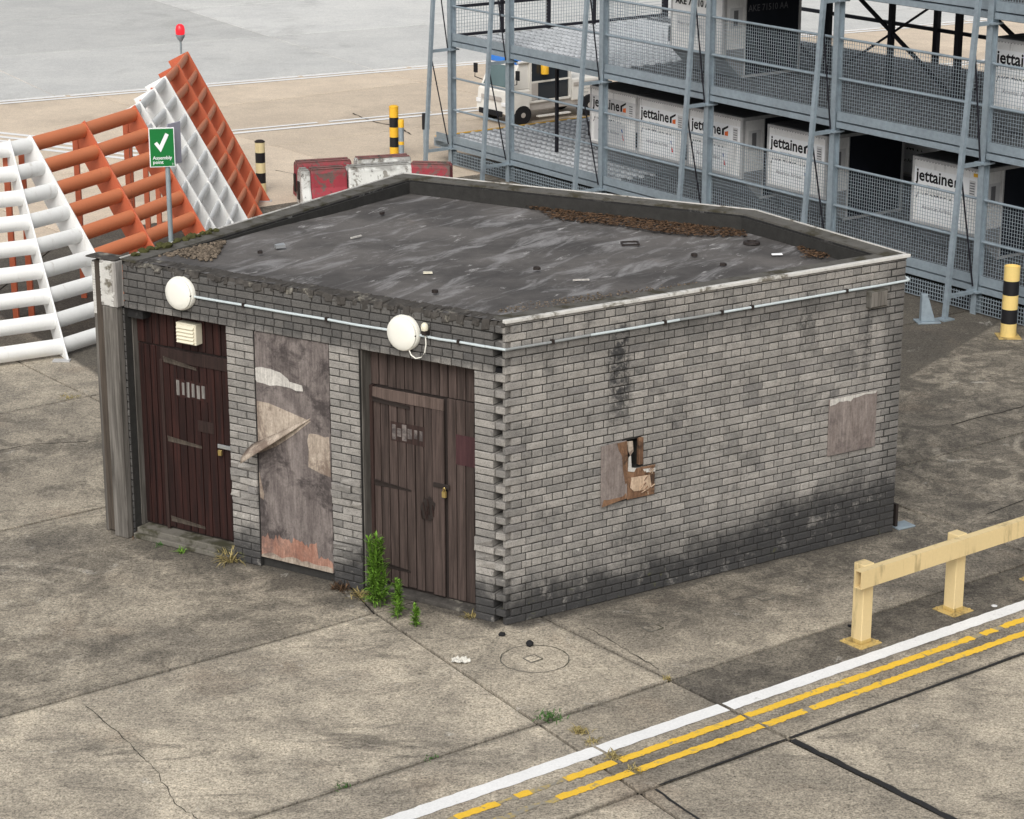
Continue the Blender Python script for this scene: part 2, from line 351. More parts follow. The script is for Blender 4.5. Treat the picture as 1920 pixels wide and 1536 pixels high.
M['trim'] = simple('dull_white_trim', (0.56, 0.55, 0.52), 0.25, 9, 0.6, dirt=(0.17, 0.155, 0.125), dirt_amt=(0.52, 0.64))
M['ragged'] = simple('crumbled_roof_edge', (0.06, 0.055, 0.05), 0.7, 9, 0.95, dirt=(0.24, 0.225, 0.19), dirt_amt=(0.55, 0.68), bs=0.8, fine=40)
M['moss'] = simple('moss', (0.06, 0.06, 0.022), 0.5, 20, 0.95, dirt=(0.03, 0.026, 0.02), bs=0.8)
M['gravel'] = simple('roof_gravel', (0.125, 0.10, 0.075), 0.3, 20, 0.9, rvar=0.6)
M['leaf_dry'] = simple('dead_leaves', (0.085, 0.05, 0.028), 0.3, 20, 0.9, rvar=0.75)
M['lamp_white'] = simple('opal_plastic', (0.80, 0.79, 0.72), 0.04, 3, 0.35)
M['pvc'] = simple('pale_blue_conduit', (0.50, 0.56, 0.575), 0.15, 10, 0.4, dirt=(0.2, 0.19, 0.17), dirt_amt=(0.6, 0.8))
M['pvc_dull'] = simple('dirty_conduit', (0.25, 0.265, 0.265), 0.25, 10, 0.6)
M['cream_plastic'] = simple('cream_plastic', (0.70, 0.66, 0.52), 0.08, 10, 0.45)
M['brass'] = simple('brass', (0.62, 0.47, 0.18), 0.1, 30, 0.35, 0.8)
M['iron'] = simple('dark_iron', (0.028, 0.022, 0.02), 0.3, 20, 0.6)
M['steel_bright'] = simple('bright_steel', (0.5, 0.52, 0.53), 0.1, 20, 0.35, 0.7)
def galv(name, col, rough=0.5, metal=0.35):
    g = G(name); v = g.voro(14); n = g.noise(2.5, 5, 0.6); f = g.noise(40, 3)
    c = g.mul(col, (n - 0.5) * 0.5 + (v - 0.4) * 0.2 + (f - 0.5) * 0.2 + 1.0)
    c = g.mix(g.noise(1.3, 6, 0.7, w=3.0).step(0.58, 0.75) * 0.5, c, (col[0] * 0.45, col[1] * 0.45, col[2] * 0.47))
    return g.done(c, (n - 0.5) * 0.3 + rough, metal, f, 0.1, 0.003)
M['galv'] = galv('galvanised_steel', (0.27, 0.325, 0.365))
M['galv_mesh'] = galv('galvanised_wire', (0.27, 0.32, 0.355), 0.55, 0.2)
M['deck'] = galv('worn_deck_plate', (0.30, 0.315, 0.33), 0.5, 0.1)
M['roller'] = galv('bright_rollers', (0.62, 0.64, 0.66), 0.35, 0.1)
M['roller_dark'] = galv('shade_dark_rollers', (0.10, 0.105, 0.11), 0.5, 0.2)  # dark copy of the rollers: shade under the decks put into the colour
M['deck_dark'] = galv('shade_dark_deck_plate', (0.055, 0.058, 0.062), 0.6, 0.1)  # dark copy of the plate, coloured for the shade deeper in the rack
M['dark_steel'] = simple('backlit_dark_steel', (0.018, 0.018, 0.024), 0.25, 8, 0.55)  # galvanised frames coloured near black for their backlit shade
M['rubber'] = simple('black_rubber', (0.016, 0.016, 0.018), 0.3, 20, 0.8)
def alu_panel(name, col):
    g = G(name); n = g.noise(2.2, 6, 0.7); f = g.noise(30, 4, 0.7); v = g.map(0, (9, 9, 1.2)); s1 = g.noise(1.0, 6, 0.7, vec=v)
    c = g.mul(col, (n - 0.5) * 0.4 + (f - 0.5) * 0.25 + 1.0); c = g.mix(s1.step(0.55, 0.72) * 0.55, c, (0.24, 0.235, 0.225))
    return g.done(c, 0.55, 0.05, n, 0.25, 0.02)
M['ulds'] = alu_panel('container_panel', (0.80, 0.795, 0.78))
M['uld_alu_shaded'] = alu_panel('shaded_container_shell', (0.24, 0.245, 0.25))  # shell aluminium darkened to paint in the shade of the rack
M['curtain'] = simple('dark_door_curtain', (0.012, 0.015, 0.022), 0.3, 5, 0.8)
M['uld_frame'] = galv('container_frame', (0.5, 0.5, 0.5), 0.5, 0.3)
M['uld_roof'] = simple('container_roof', (0.10, 0.105, 0.11), 0.3, 4, 0.7)
M['sticker'] = simple('white_sticker', (0.86, 0.87, 0.88), 0.04, 4, 0.5)
M['sticker_old'] = simple('scuffed_sticker', (0.62, 0.62, 0.62), 0.14, 9, 0.6)
M['ink'] = simple('black_print', (0.012, 0.012, 0.014), 0.2, 30, 0.6)
M['ink_grey'] = simple('grey_print', (0.16, 0.16, 0.17), 0.2, 30, 0.6)
M['ink_orange'] = simple('orange_print', (0.75, 0.16, 0.04), 0.1, 30, 0.5)
M['ink_red'] = simple('red_print', (0.55, 0.03, 0.03), 0.1, 30, 0.5)
M['ink_blue'] = simple('blue_print', (0.03, 0.09, 0.35), 0.1, 30, 0.5)
def coat(name, col, dirt, thr=(0.6, 0.75)):
    g = G(name); n = g.noise(1.7, 6, 0.65); f = g.noise(50, 3); v = g.map(0, (6, 6, 0.9)); s1 = g.noise(1.2, 6, 0.7, vec=v)
    c = g.mul(col, (n - 0.5) * 0.22 + (f - 0.5) * 0.12 + 1.0); c = g.mix(s1.step(*thr) * 0.6, c, dirt)
    return g.done(c, 0.5, 0, f, 0.1, 0.003)
M['fence_white'] = coat('white_fence_paint', (0.80, 0.805, 0.79), (0.45, 0.41, 0.36), (0.56, 0.76))
M['fence_orange'] = coat('orange_fence_paint', (0.50, 0.125, 0.06), (0.36, 0.09, 0.045))
M['fence_orange_skylit_faded'] = coat('faded_skylit_orange_paint', (0.62, 0.20, 0.088), (0.42, 0.12, 0.055))  # vane orange: faded, and lightened for its sky-facing side
M['bollard_cream'] = coat('cream_paint', (0.70, 0.60, 0.34), (0.35, 0.27, 0.15), (0.58, 0.75))
M['bollard_yellow'] = coat('yellow_paint', (0.78, 0.44, 0.03), (0.4, 0.24, 0.05))
M['bollard_light'] = coat('light_yellow_paint', (0.74, 0.55, 0.20), (0.4, 0.3, 0.12))
M['bollard_black'] = coat('black_paint', (0.010, 0.010, 0.012), (0.03, 0.03, 0.03))
M['rail_yellow'] = coat('faded_yellow_paint', (0.68, 0.535, 0.285), (0.26, 0.20, 0.10), (0.52, 0.66))
M['rail_dirty'] = coat('grimy_yellow_paint', (0.50, 0.36, 0.13), (0.09, 0.07, 0.04), (0.5, 0.62))
def barrier(name, col, chip):
    g = G(name); n = g.noise(4.5, 7, 0.72, 0.5); f = g.noise(45, 3)
    c = g.mul(col, (g.noise(2, 4) - 0.5) * 0.5 + (f - 0.5) * 0.2 + 1.0); c = g.mix(n.step(0.53, 0.58), c, chip); c = g.mix(g.noise(11, 6, 0.7, w=2.0).step(0.60, 0.64), c, (0.04, 0.036, 0.032)); c = g.mix((g.z + (g.noise(8, 5) - 0.5) * 0.3).step(0.49, 0.61) * 0.65, c, (0.07, 0.06, 0.05))
    return g.done(c, 0.7, 0, n + f, 0.3, 0.01)
M['bar_red'] = barrier('chipped_red_paint', (0.30, 0.035, 0.05), (0.14, 0.09, 0.08))
M['bar_red_top'] = barrier('faded_red_paint', (0.42, 0.13, 0.13), (0.13, 0.10, 0.09))
M['bar_white'] = barrier('chipped_white_paint', (0.66, 0.67, 0.64), (0.28, 0.27, 0.24))
M['sign_green'] = simple('green_sign', (0.006, 0.17, 0.035), 0.06, 4, 0.4)
M['sign_white'] = simple('white_sign', (0.82, 0.83, 0.84), 0.03, 4, 0.4)
M['sign_back'] = simple('grey_sign_back', (0.36, 0.35, 0.41), 0.1, 4, 0.5)
M['post_grey'] = galv('grey_sign_post', (0.26, 0.31, 0.33), 0.5, 0.2)
M['leaf'] = simple('weed_leaf', (0.12, 0.235, 0.03), 0.3, 14, 0.6, rvar=0.65)
M['leaf_low'] = simple('low_weed_leaf', (0.055, 0.13, 0.03), 0.25, 14, 0.6, rvar=0.4)
M['grass_dry'] = simple('dry_grass', (0.32, 0.26, 0.11), 0.25, 14, 0.8, rvar=0.4)
M['stem'] = simple('weed_stem', (0.10, 0.17, 0.04), 0.2, 20, 0.7)
M['veh_white'] = coat('white_vehicle_paint', (0.74, 0.72, 0.67), (0.5, 0.47, 0.42), (0.65, 0.8))
M['veh_grey'] = coat('grey_vehicle_paint', (0.43, 0.40, 0.37), (0.3, 0.28, 0.26))
M['rag'] = simple('off_white_rag', (0.62, 0.60, 0.54), 0.15, 20, 0.9)
def glass(name, col):
    g = G(name); g.b.inputs['Coat Weight'].default_value = 0.3; return g.done(g.mul(col, (g.noise(2, 3) - 0.5) * 0.6 + 1.0), 0.12)
M['glass_dark'] = glass('dark_glass', (0.02, 0.028, 0.038))
M['glass_teal'] = glass('tinted_windscreen', (0.10, 0.15, 0.155))
M['beacon_blue'] = glass('blue_roof_cap', (0.02, 0.20, 0.70))
M['interior'] = simple('interior_shade_black', (0.012, 0.012, 0.013), 0.3, 5, 0.9)
def lit():
    g = G('lit_red_lens'); g.b.inputs['Emission Color'].default_value = (1.0, 0.03, 0.05, 1); g.b.inputs['Emission Strength'].default_value = 0.55
    return g.done((0.55, 0.015, 0.02), 0.2)
M['lit_red'] = lit()

# ------------------------------------------------------------------ the ground
def slab_poly(bm_pts, z0, z1, name, mat, parent):
    b = MB(); n = len(bm_pts)
    cx = sum(p[0] for p in bm_pts) / n; cy = sum(p[1] for p in bm_pts) / n
    ch = 0.007
    def shr(d):
        out = []
        for x, y in bm_pts:
            l = math.hypot(x - cx, y - cy); out.append((x - (x - cx) * d / l, y - (y - cy) * d / l))
        return out
    a = shr(0.0); t = shr(ch)
    b.add([(x, y, z0) for x, y in a] + [(x, y, z1 - ch * 0.6) for x, y in a] + [(x, y, z1) for x, y in t],
          [tuple(range(2 * n, 3 * n))] + [(i, (i + 1) % n, n + (i + 1) % n, n + i) for i in range(n)] + [(n + i, n + (i + 1) % n, 2 * n + (i + 1) % n, 2 * n + i) for i in range(n)])
    return b.build(name, mat, parent)
gb = MB(); gb.add([(-700, -700, -0.035), (700, -700, -0.035), (700, 700, -0.035), (-700, 700, -0.035)], [(0, 1, 2, 3)])
ground = struct(gb.build('ground', M['joint']))
bands = [-13.5, -8.4, -3.32, -1.85, 1.0, 5.17, 8.9, 12.9, 17.0, 21.5, 26.0, 30.5, 35.0, 40.0]
def cuts(n):
    B = -0.75 - 0.10 * (1.2 - n) if n < 1.5 else None
    if n < 1.3: return [-16, -9.6, -5.6 if n > -2 else -6.6, B, 0.40, 5.3 if n > -2 else 6.2, 10.4, 15.5, 22]
    if n < 14: return [-18, -11, -5.0, 0.36, 5.3, 10.4, 15.5, 20.5, 26, 32]
    return [-16, -9, -2.5, 4.2, 10.8, 17.4, 24, 30.6, 37.2]
gap = 0.016
for i in range(len(bands) - 1):
    n0, n1 = bands[i], bands[i + 1]; a0, a1 = cuts(n0 + 1e-3), cuts(n1 - 1e-3)
    for k in range(min(len(a0), len(a1)) - 1):
        gg = gap * (2.2 if (n1 <= -3.3 and k in (3, 4)) else 1)
        q = [GU(a0[k] + gap, n0 + gap), GU(a0[k + 1] - gg, n0 + gap), GU(a1[k + 1] - gg, n1 - gap), GU(a1[k] + gap, n1 - gap)]
        slab_poly([(x, y) for x, y, _ in q], -0.03, random.uniform(-0.003, 0.003), 'concrete_slab', M['peach'] if n0 >= 17 else M['concrete'], ground)
# the grey apron beyond the white edge line: its own sheet of large bays
LA = Vector((-10.65, 28.39)); LD = Vector((8.77, 4.79)).normalized(); LN = Vector((-LD.y, LD.x))
def AP(u, n, z=0.0): p = LA + LD * u + LN * n; return (p.x, p.y, z)
ab = MB(); ab.add([AP(-300, 0.35, -0.028), AP(400, 0.35, -0.028), AP(400, 500, -0.028), AP(-300, 500, -0.028)], [(0, 1, 2, 3)])
apron = struct(ab.build('apron', M['joint']))
for i in range(-4, 9):
    for j in range(0, 8):
        u0 = i * 7.5 + 1.3; n0 = 0.38 + j * 6.1
        q = [AP(u0 + .012, n0 + .012), AP(u0 + 7.488, n0 + .012), AP(u0 + 7.488, n0 + 6.088), AP(u0 + .012, n0 + 6.088)]
        slab_poly([(x, y) for x, y, _ in q], -0.026, 0.012, 'apron_slab', M['apron'], apron)
fb = MB(); fb.add([AP(-300, 49.2, 0.004), AP(400, 49.2, 0.004), AP(400, 500, 0.004), AP(-300, 500, 0.004)], [(0, 1, 2, 3)]); struct(fb.build('far_apron', M['apron']))
fb = MB()   # concrete outside the bays
for q in ([(-300, -13.6), (400, -13.6), (400, -300), (-300, -300)], [(-300, -13.6), (-18.2, -13.6), (-18.2, 17), (-300, 17)], [(32.2, -13.6), (400, -13.6), (400, 17), (32.2, 17)], [(22.1, -13.6), (32.2, -13.6), (32.2, 1.0), (22.1, 1.0)]):
    fb.add([GU(u, n, -0.02) for u, n in q], [(0, 1, 2, 3)])
struct(fb.build('outer_ground', M['concrete']))
# ---- painted lines
def strip(mb, pts, w, jit=0.0, z=0.007):
    n = len(pts); vs = []
    for i, p in enumerate(pts):
        p = Vector(p); t = (Vector(pts[min(i + 1, n - 1)]) - Vector(pts[max(i - 1, 0)])).normalized(); e = Vector((-t.y, t.x))
        a = w / 2 + random.uniform(-jit, jit); b = w / 2 + random.uniform(-jit, jit)
        vs += [(p.x + e.x * a, p.y + e.y * a, z), (p.x - e.x * b, p.y - e.y * b, z)]
    mb.add(vs, [(2 * i, 2 * i + 1, 2 * i + 3, 2 * i + 2) for i in range(n - 1)])
def run(u0, u1, n, st=0.06, w=0.0): k = max(2, int(abs(u1 - u0) / st)); return [GU(u0 + (u1 - u0) * i / k, n + random.uniform(-w, w))[:2] for i in range(k + 1)]
def line_obj(name, mat, label, build, group=None):
    b = MB(); build(b); o = b.build(name, mat, fix=False); struct(o); return o
line_obj('white_lane_line', M['white_line'], '', lambda b: [strip(b, run(-3.2, -0.99, -2.55), 0.155, 0.006), strip(b, run(-0.96, 0.38, -2.55), 0.155, 0.006), strip(b, run(0.42, 16, -2.56), 0.155, 0.005)])
def yel(b, n, segs):
    for u0, u1 in segs: strip(b, run(u0, u1, n, 0.03, 0.003), 0.086, 0.008)
yel_a = [(-2.6, -2.2), (-2.02, -1.88), (-1.53, -1.02), (-0.97, 0.385), (0.42, 2.55), (2.56, 3.20), (3.32, 3.50), (3.6, 9)]
yel_b = [(-1.78, -1.03), (-0.98, 0.385), (0.42, 0.88), (0.95, 9)]
line_obj('yellow_lane_line', M['yellow_line'], '', lambda b: yel(b, -2.80, yel_a))
line_obj('yellow_lane_line', M['yellow_line'], '', lambda b: yel(b, -3.02, yel_b))
line_obj('faded_yellow_line', M['yellow_faint'], '', lambda b: [strip(b, run(-4, -1.02, -2.80), 0.055, 0.02, 0.0055), strip(b, run(-4, -1.02, -3.02), 0.055, 0.02, 0.0055), strip(b, run(0.42, 6, -2.80), 0.06, 0.01, 0.0055), strip(b, run(0.42, 6, -3.02), 0.06, 0.01, 0.0055)])
# tar in the joint by the road
def tarline(b):
    strip(b, run(0.41, 12, -3.32, 0.15), 0.03, 0.006, 0.004); strip(b, run(-1.0, 0.38, -3.32, 0.15), 0.022, 0.006, 0.004)
    pts = [GU(0.40 + random.uniform(-.012, .012), n)[:2] for n in [-3.36 - 0.1 * i for i in range(52)]]
    strip(b, pts, 0.062, 0.007, 0.004)
    pts = [GU(-1.08 - 0.10 * (-3.36 - n) + random.uniform(-.01, .01), n)[:2] for n in [-3.36 - 0.1 * i for i in range(30)]]
    strip(b, pts, 0.022, 0.004, 0.004)
line_obj('joint_tar', M['tar'], '', tarline)
# hairline cracks
def crack(b, pts, w):
    out = []
    for (x0, y0), (x1, y1) in zip(pts[:-1], pts[1:]):
        for i in range(8): t = i / 8; out.append((x0 + (x1 - x0) * t + random.uniform(-.014, .014), y0 + (y1 - y0) * t + random.uniform(-.014, .014)))
    out.append(pts[-1]); strip(b, out, w, w * 0.35, 0.0055)
def cracks(b):
    crack(b, [(-3.55, -1.75), (-3.0, -2.6), (-2.75, -3.05), (-2.55, -3.55), (-2.3, -3.85)], 0.006)
    crack(b, [(0.75, -0.05), (1.05, -0.5), (1.35, -1.0)], 0.007)
    crack(b, [(-6.3, 4.8), (-5.4, 5.4), (-4.8, 5.5)], 0.010)
    crack(b, [(5.0, 3.0), (6.2, 4.1), (7.4, 4.6)], 0.012); crack(b, [(5.2, 6.1), (6.3, 6.9), (7.5, 7.1)], 0.012)
    crack(b, [(-3.2, 27.2), (-2.7, 26.2), (-2.2, 25.7), (-1.9, 24.8)], 0.03)
    crack(b, [(-4.2, 21.3), (-3.0, 20.2), (-2.6, 19.6)], 0.02)
line_obj('ground_cracks', M['joint'], '', cracks)
# far white lines
def apline(b, u0, u1, n, w, z=0.018, dash=None):
    if dash is None: strip(b, [AP(u0, n)[:2], AP(u1, n)[:2]], w, 0, z)
    else:
        u = u0
        while u < u1: strip(b, [AP(u, n)[:2], AP(min(u + dash[0], u1), n)[:2]], w, 0, z); u += dash[0] + dash[1]
line_obj('apron_edge_line', M['white_line'], '', lambda b: (apline(b, -20, 60, 0.0, 0.16, 0.008), apline(b, -20, 60, 0.27, 0.16, 0.008, (2.6, 0.1))))
line_obj('apron_inner_line', M['white_line'], '', lambda b: (apline(b, 2.6, 60, -5.55, 0.15, 0.008), apline(b, 2.6, 60, -5.25, 0.12, 0.008, (2.3, 0.25))))
def hatch(b):
    for k in range(4):
        o = k * 0.42; strip(b, [(-12.2 + o * 0.2, 26.2 - o), (-4.9 + o * 0.2, 22.4 - o)], 0.16, 0, 0.008)
line_obj('hatched_apron_lines', M['white_line'], '', hatch)

# ------------------------------------------------------------------ the brick hut
hut = thing('brick_hut', 'derelict flat-roofed grey brick hut with two boarded doors', 'hut')
BP = (-1.19, 6.58); KP = (2.66, 4.58); LP = (UL * LL).to_tuple(); RP = (UR * LR).to_tuple()
ROWH = 0.075
def brick_mesh(l, d, j=0.0035, ch=0.0055):
    h = 0.0645; b = MB(); hx, hz = l / 2, h / 2
    fr = [(x, 0 + random.uniform(-j, j * 0.5), z) for x, z in ((-hx + ch, -hz + ch), (hx - ch, -hz + ch), (hx - ch, hz - ch), (-hx + ch, hz - ch))]
    fr = [(x + random.uniform(-j, j), y, z + random.uniform(-j, j)) for x, y, z in fr]
    md = [(x, ch, z) for x, z in ((-hx, -hz), (hx, -hz), (hx, hz), (-hx, hz))]
    bk = [(x, d, z) for x, _, z in md]
    b.add(fr + md + bk, [(0, 1, 2, 3)] + [(4 + i, 4 + (i + 1) % 4, (i + 1) % 4, i) for i in range(4)] + [(8 + i, 8 + (i + 1) % 4, 4 + (i + 1) % 4, 4 + i) for i in range(4)])
    return b
def fill(s0, s1, row, long):
    out = []; x = s0
    if long and row % 2: unit_l = [0.1125]
    else: unit_l = [0.225]
    first = (0.1125 if (row % 2 and not long) else None)
    if long and row % 2 == 0: first = None
    while s1 - x > 0.035:
        l = first or unit_l[0]; first = None
        if s1 - x - l < 0.035: l = s1 - x
        out.append((x, x + l)); x += l
    return out
bricks = []   # (frame, s0, s1, zc, depth, extra)
NROW = 38
holeR = (1.29, 1.50, 1.27, 1.56)
for r in range(NROW):
    z = (r + 0.5) * ROWH
    st = 0.0 if r % 2 == 0 else 0.065
    for a, b in fill(st, LR, r, True):
        if holeR[2] < z < holeR[3] and b > holeR[0] + 0.02 and a < holeR[1] - 0.02:
            if a < holeR[0] - 0.03: bricks.append(('R', a, holeR[0], z, 0.1))
            if b > holeR[1] + 0.03: bricks.append(('R', holeR[1], b, z, 0.1))
            continue
        bricks.append(('R', a, b, z, 0.1 if a > 0.001 else 0.05))
    st = 0.128 if r % 2 == 0 else 0.0
    if z > 2.41:
        if r == 32:
            for a, b in fill(st, LL, 1, True): bricks.append(('L', a, b, z, 0.2))
        else:
            for a, b in fill(st, LL, r, True): bricks.append(('L', a, b, z, 0.2))
    else:
        for s0, s1 in ((st, 0.335), (1.61, 1.957), (2.85, 3.185)):
            for a, b in fill(s0, s1, r if s0 != 2.85 else r + 1, False): bricks.append(('L', a, b, z, 0.2))
        bricks.append(('L', 4.462, 4.64, z, 0.2))
camp = PHOTO_POS.copy()
def bpos(t):
    W = WR if t[0] == 'R' else WL
    return Vector(W((t[1] + t[2]) / 2, 0, t[3]))
rotR = math.atan2(UR.y, UR.x); rotL = math.atan2(-UL.y, -UL.x)
def core(name, W, segs):
    b = MB()
    for s0, s1, z0, z1, d0, d1 in segs: b.box(s0, s1, d0, d1, z0, z1, W)
    return b.build(name, M['mortar'], hut)
wallR = core('brick_wall', WR, [(0.16, holeR[0], 0, 2.86, 0.013, 0.22), (holeR[1], LR - 0.004, 0, 2.86, 0.013, 0.22), (holeR[0], holeR[1], 0, holeR[2], 0.013, 0.22), (holeR[0], holeR[1], holeR[3], 2.86, 0.013, 0.22)])
wallL = core('brick_wall', WL, [(0.20, 0.331, 0, 2.402, 0.013, 0.22), (1.614, 1.953, 0, 2.402, 0.013, 0.22), (2.854, 3.181, 0, 2.402, 0.013, 0.22), (4.466, 4.63, 0, 2.402, 0.013, 0.22), (0.20, LL - 0.004, 2.404, 2.86, 0.013, 0.22)])
bricks.sort(key=lambda t: (bpos(t) - camp).length)
cache = {}
def spalled(t): return t[0] == 'L' and ((2.8 < t[1] < 3.2 and 0.62 < t[3] < 1.05) or (1.6 < t[1] < 2.0 and (0.75 < t[3] < 1.15 or 0.2 < t[3] < 0.5)) or (t[2] < 0.36 and 0.5 < t[3] < 0.8))
rest = {'R': MB(), 'L': MB()}
for i, t in enumerate(bricks):
    W = WR if t[0] == 'R' else WL
    l = t[2] - t[1] - 0.0105
    sp = spalled(t)
    dd = random.uniform(-0.003, 0.003) + (random.uniform(-0.018, 0.006) if sp else 0)
    if i < 300:
        key = (round(l, 3), t[4], random.randrange(5), sp)
        if key not in cache: cache[key] = brick_mesh(l, t[4], 0.012 if sp else 0.003).mesh('brick', M['brick'])
        o = link('brick', cache[key], wallR if t[0] == 'R' else wallL)
        o.location = W((t[1] + t[2]) / 2, dd, t[3]); o.rotation_euler = (random.uniform(-.012, .012), random.uniform(-.008, .008) * (4 if sp else 1), rotR if t[0] == 'R' else rotL)
    else:
        b = brick_mesh(l, t[4], 0.012 if sp else 0.003); s0 = (t[1] + t[2]) / 2; sg = 1 if t[0] == 'R' else -1
        rest[t[0]].add([W(s0 + sg * x, dd + y, t[3] + z) for x, y, z in b.v], b.f)
rest['R'].build('brickwork', M['brick'], wallR, kind='stuff'); rest['L'].build('brickwork', M['brick'], wallL, kind='stuff')
# thin tile course under the trim
b = MB(); s = 0.0
while s < LR - 0.05:
    l = random.uniform(0.18, 0.25); b.box(s + 0.004, min(s + l, LR) - 0.004, random.uniform(-0.006, 0.002), 0.15, 2.857, 2.885, WR); s += l
b.build('tile_course', M['brick'], wallR, kind='stuff')
# the three other walls, in plain stretcher brickwork
def far_wall(a, c, st=0.0):
    a = Vector(a); c = Vector(c); L = (c - a).length; u = (c - a) / L; n = Vector((u.y, -u.x)); mid = Vector((0.2, 3.2))
    if (mid - a).dot(n) > 0: n = -n
    F = lambda s, d, z: ((a + u * s - n * d).x, (a + u * s - n * d).y, z)
    w = core('brick_wall', F, [(st + 0.004, L - 0.004 - (0.14 if st < 0 else 0), 0, 2.86, 0.013, 0.22)]); b = MB()
    for r in range(NROW):
        x = 0.0 if r % 2 else -0.1125
        while x < L - 0.03:
            s0, s1 = max(x, st), min(x + 0.225, L - 0.004)
            if s1 - s0 > 0.03:
                q = brick_mesh(s1 - s0 - 0.0105, 0.09); sc = (s0 + s1) / 2
                b.add([F(sc + px, py, (r + 0.5) * ROWH + pz) for px, py, pz in q.v], q.f)
            x += 0.225
    b.build('brickwork', M['brick'], w, kind='stuff')
    return F, L
walls_back = [far_wall(LP, BP, 0.26), far_wall(BP, KP), far_wall(KP, RP)]
# ---- roof
def froof(x, y):   # the felt falls away from the front wall
    d = -(x * NL.x + y * NL.y); return 2.885 - 0.036 * max(d, 0)
def inset(poly, dists):   # inset a polygon, one distance per edge
    n = len(poly); out = []
    P = [Vector(q) for q in poly]; ctr = sum(P, Vector((0, 0))) / n; L = []
    for i in range(n):
        a, b2 = P[i], P[(i + 1) % n]; u = (b2 - a).normalized(); nn = Vector((-u.y, u.x))
        if (ctr - a).dot(nn) < 0: nn = -nn
        L.append((a + nn * dists[i], u))
    for i in range(n):
        p, u = L[i - 1]; q, v = L[i]; den = u.x * v.y - u.y * v.x; t = ((q.x - p.x) * v.y - (q.y - p.y) * v.x) / den; out.append((p.x + u.x * t, p.y + u.y * t))
    return out
PENT = [(0, 0), RP, KP, BP, LP]
inn = inset(PENT, [0.02, 0.2, 0.2, 0.2, 0.02])
b = MB(); N = 26
rows = []
b2 = bmesh.new(); vs = [b2.verts.new((x, y, froof(x, y))) for x, y in inn]; b2.faces.new(vs)
for k in range(1, 30):
    for ax in ((0.845, -0.534), (0.534, 0.845)):
        pass
bmesh.ops.triangulate(b2, faces=b2.faces[:]); bmesh.ops.subdivide_edges(b2, edges=b2.edges[:], cuts=24, use_grid_fill=True)
for v in b2.verts:
    v.co.z = froof(v.co.x, v.co.y) + 0.012 * math.sin(v.co.x * 2.3 + 1) * math.sin(v.co.y * 1.9) + random.uniform(-.002, .002)
    dr = -(v.co.x * NR.x + v.co.y * NR.y)      # fillet up to the trim on the right wall
    if dr < 0.35: v.co.z += (0.35 - dr) / 0.35 * (2.89 - froof(v.co.x, v.co.y)) * 0.9
me = bpy.data.meshes.new('roof'); bmesh.ops.recalc_face_normals(b2, faces=b2.faces[:]); b2.to_mesh(me); b2.free(); me.materials.append(M['felt'])
for p in me.polygons: p.use_smooth = True
roof = link('roof', me, hut)
b = MB(); b.prism([(x * .99 + .01, y * .985 + .03) for x, y in inn], 2.40, 2.44); b.build('roof_slab', M['interior'], hut)
# parapets at the back: upstand, coping, pale edge strip
PEN2 = inset(PENT, [0.05, 0, 0, 0, 0.05]); inn2 = inset(PENT, [0.05, 0.2, 0.2, 0.2, 0.05]); out2 = inset(PENT, [0.0, -0.03, -0.03, -0.03, 0.0])
for i, (a, c) in enumerate(((1, 2), (2, 3), (3, 4))):
    def clampend(p): return p
    po, qo, pi_, qi = PEN2[a], PEN2[c], inn2[a], inn2[c]
    b = MB(); b.hexa([(po[0], po[1], 2.3), (qo[0], qo[1], 2.3), (qi[0], qi[1], 2.3), (pi_[0], pi_[1], 2.3), (po[0], po[1], 2.885), (qo[0], qo[1], 2.885), (qi[0], qi[1], 2.875), (pi_[0], pi_[1], 2.875)])
    par = b.build('parapet', M['upstand'], hut)
    i3 = inset(PENT, [0.0, 0.185, 0.185, 0.185, 0.0]); p3, q3 = i3[a], i3[c]; k = 7
    b = MB(); top = []
    for j in range(k + 1):
        t = j / k; L = lambda A, B: (A[0] + (B[0] - A[0]) * t, A[1] + (B[1] - A[1]) * t)
        o, n_ = L(out2[a], out2[c]), L(p3, q3); top.append((o, n_))
    for j in range(k):
        (o0, n0), (o1, n1) = top[j], top[j + 1]; h = 2.895
        b.hexa([(*o0, h - .012), (*o1, h - .012), (*n1, h - .02), (*n0, h - .02), (*o0, h + .008), (*o1, h + .008), (*n1, h), (*n0, h)])
    b.build('coping', M['coping'], par)
    e = inset(PENT, [0.0, -0.012, -0.012, -0.012, 0.0]); b = MB(); b.bar((*e[a], 2.905), (*e[c], 2.905), 0.02, 0.012); b.build('edge_strip', M['trim'], par)
# front trim on the right wall
b = MB(); b.box(-0.01, 2.2, -0.022, 0.03, 2.878, 2.910, WR); b.box(2.204, LR + 0.03, -0.022, 0.03, 2.878, 2.911, WR); b.build('edge_trim', M['trim'], hut, bevel=0.004)
b = MB(); b.box(0.0, LR, 0.03, 0.2, 2.872, 2.902, WR); b.build('kerb_strip', M['coping'], hut)
# crumbled front edge
b = MB(); s = 0.0
while s < LL:
    l = random.uniform(0.03, 0.09); hz = random.uniform(-0.035, 0.03); dp = random.uniform(-0.03, 0.015); lo = 2.84 + random.uniform(-0.035, 0.01)
    q = [(s, dp, lo), (s + l * 1.1, dp + random.uniform(-.015, .015), lo + random.uniform(-.02, .01)), (s + l * 1.1, 0.16, lo), (s, 0.16, lo),
         (s, dp + random.uniform(.0, .03), 2.885 + hz * .5), (s + l * 1.1, dp + random.uniform(0, .03), 2.885 + random.uniform(-.02, .015)), (s + l * 1.1, 0.16 + random.uniform(0, .06), 2.893), (s, 0.16 + random.uniform(0, .06), 2.892)]
    b.hexa([WL(*p) for p in q]); s += l
b.build('crumbled_edge', M['ragged'], hut, bevel=0.006, kind='stuff')
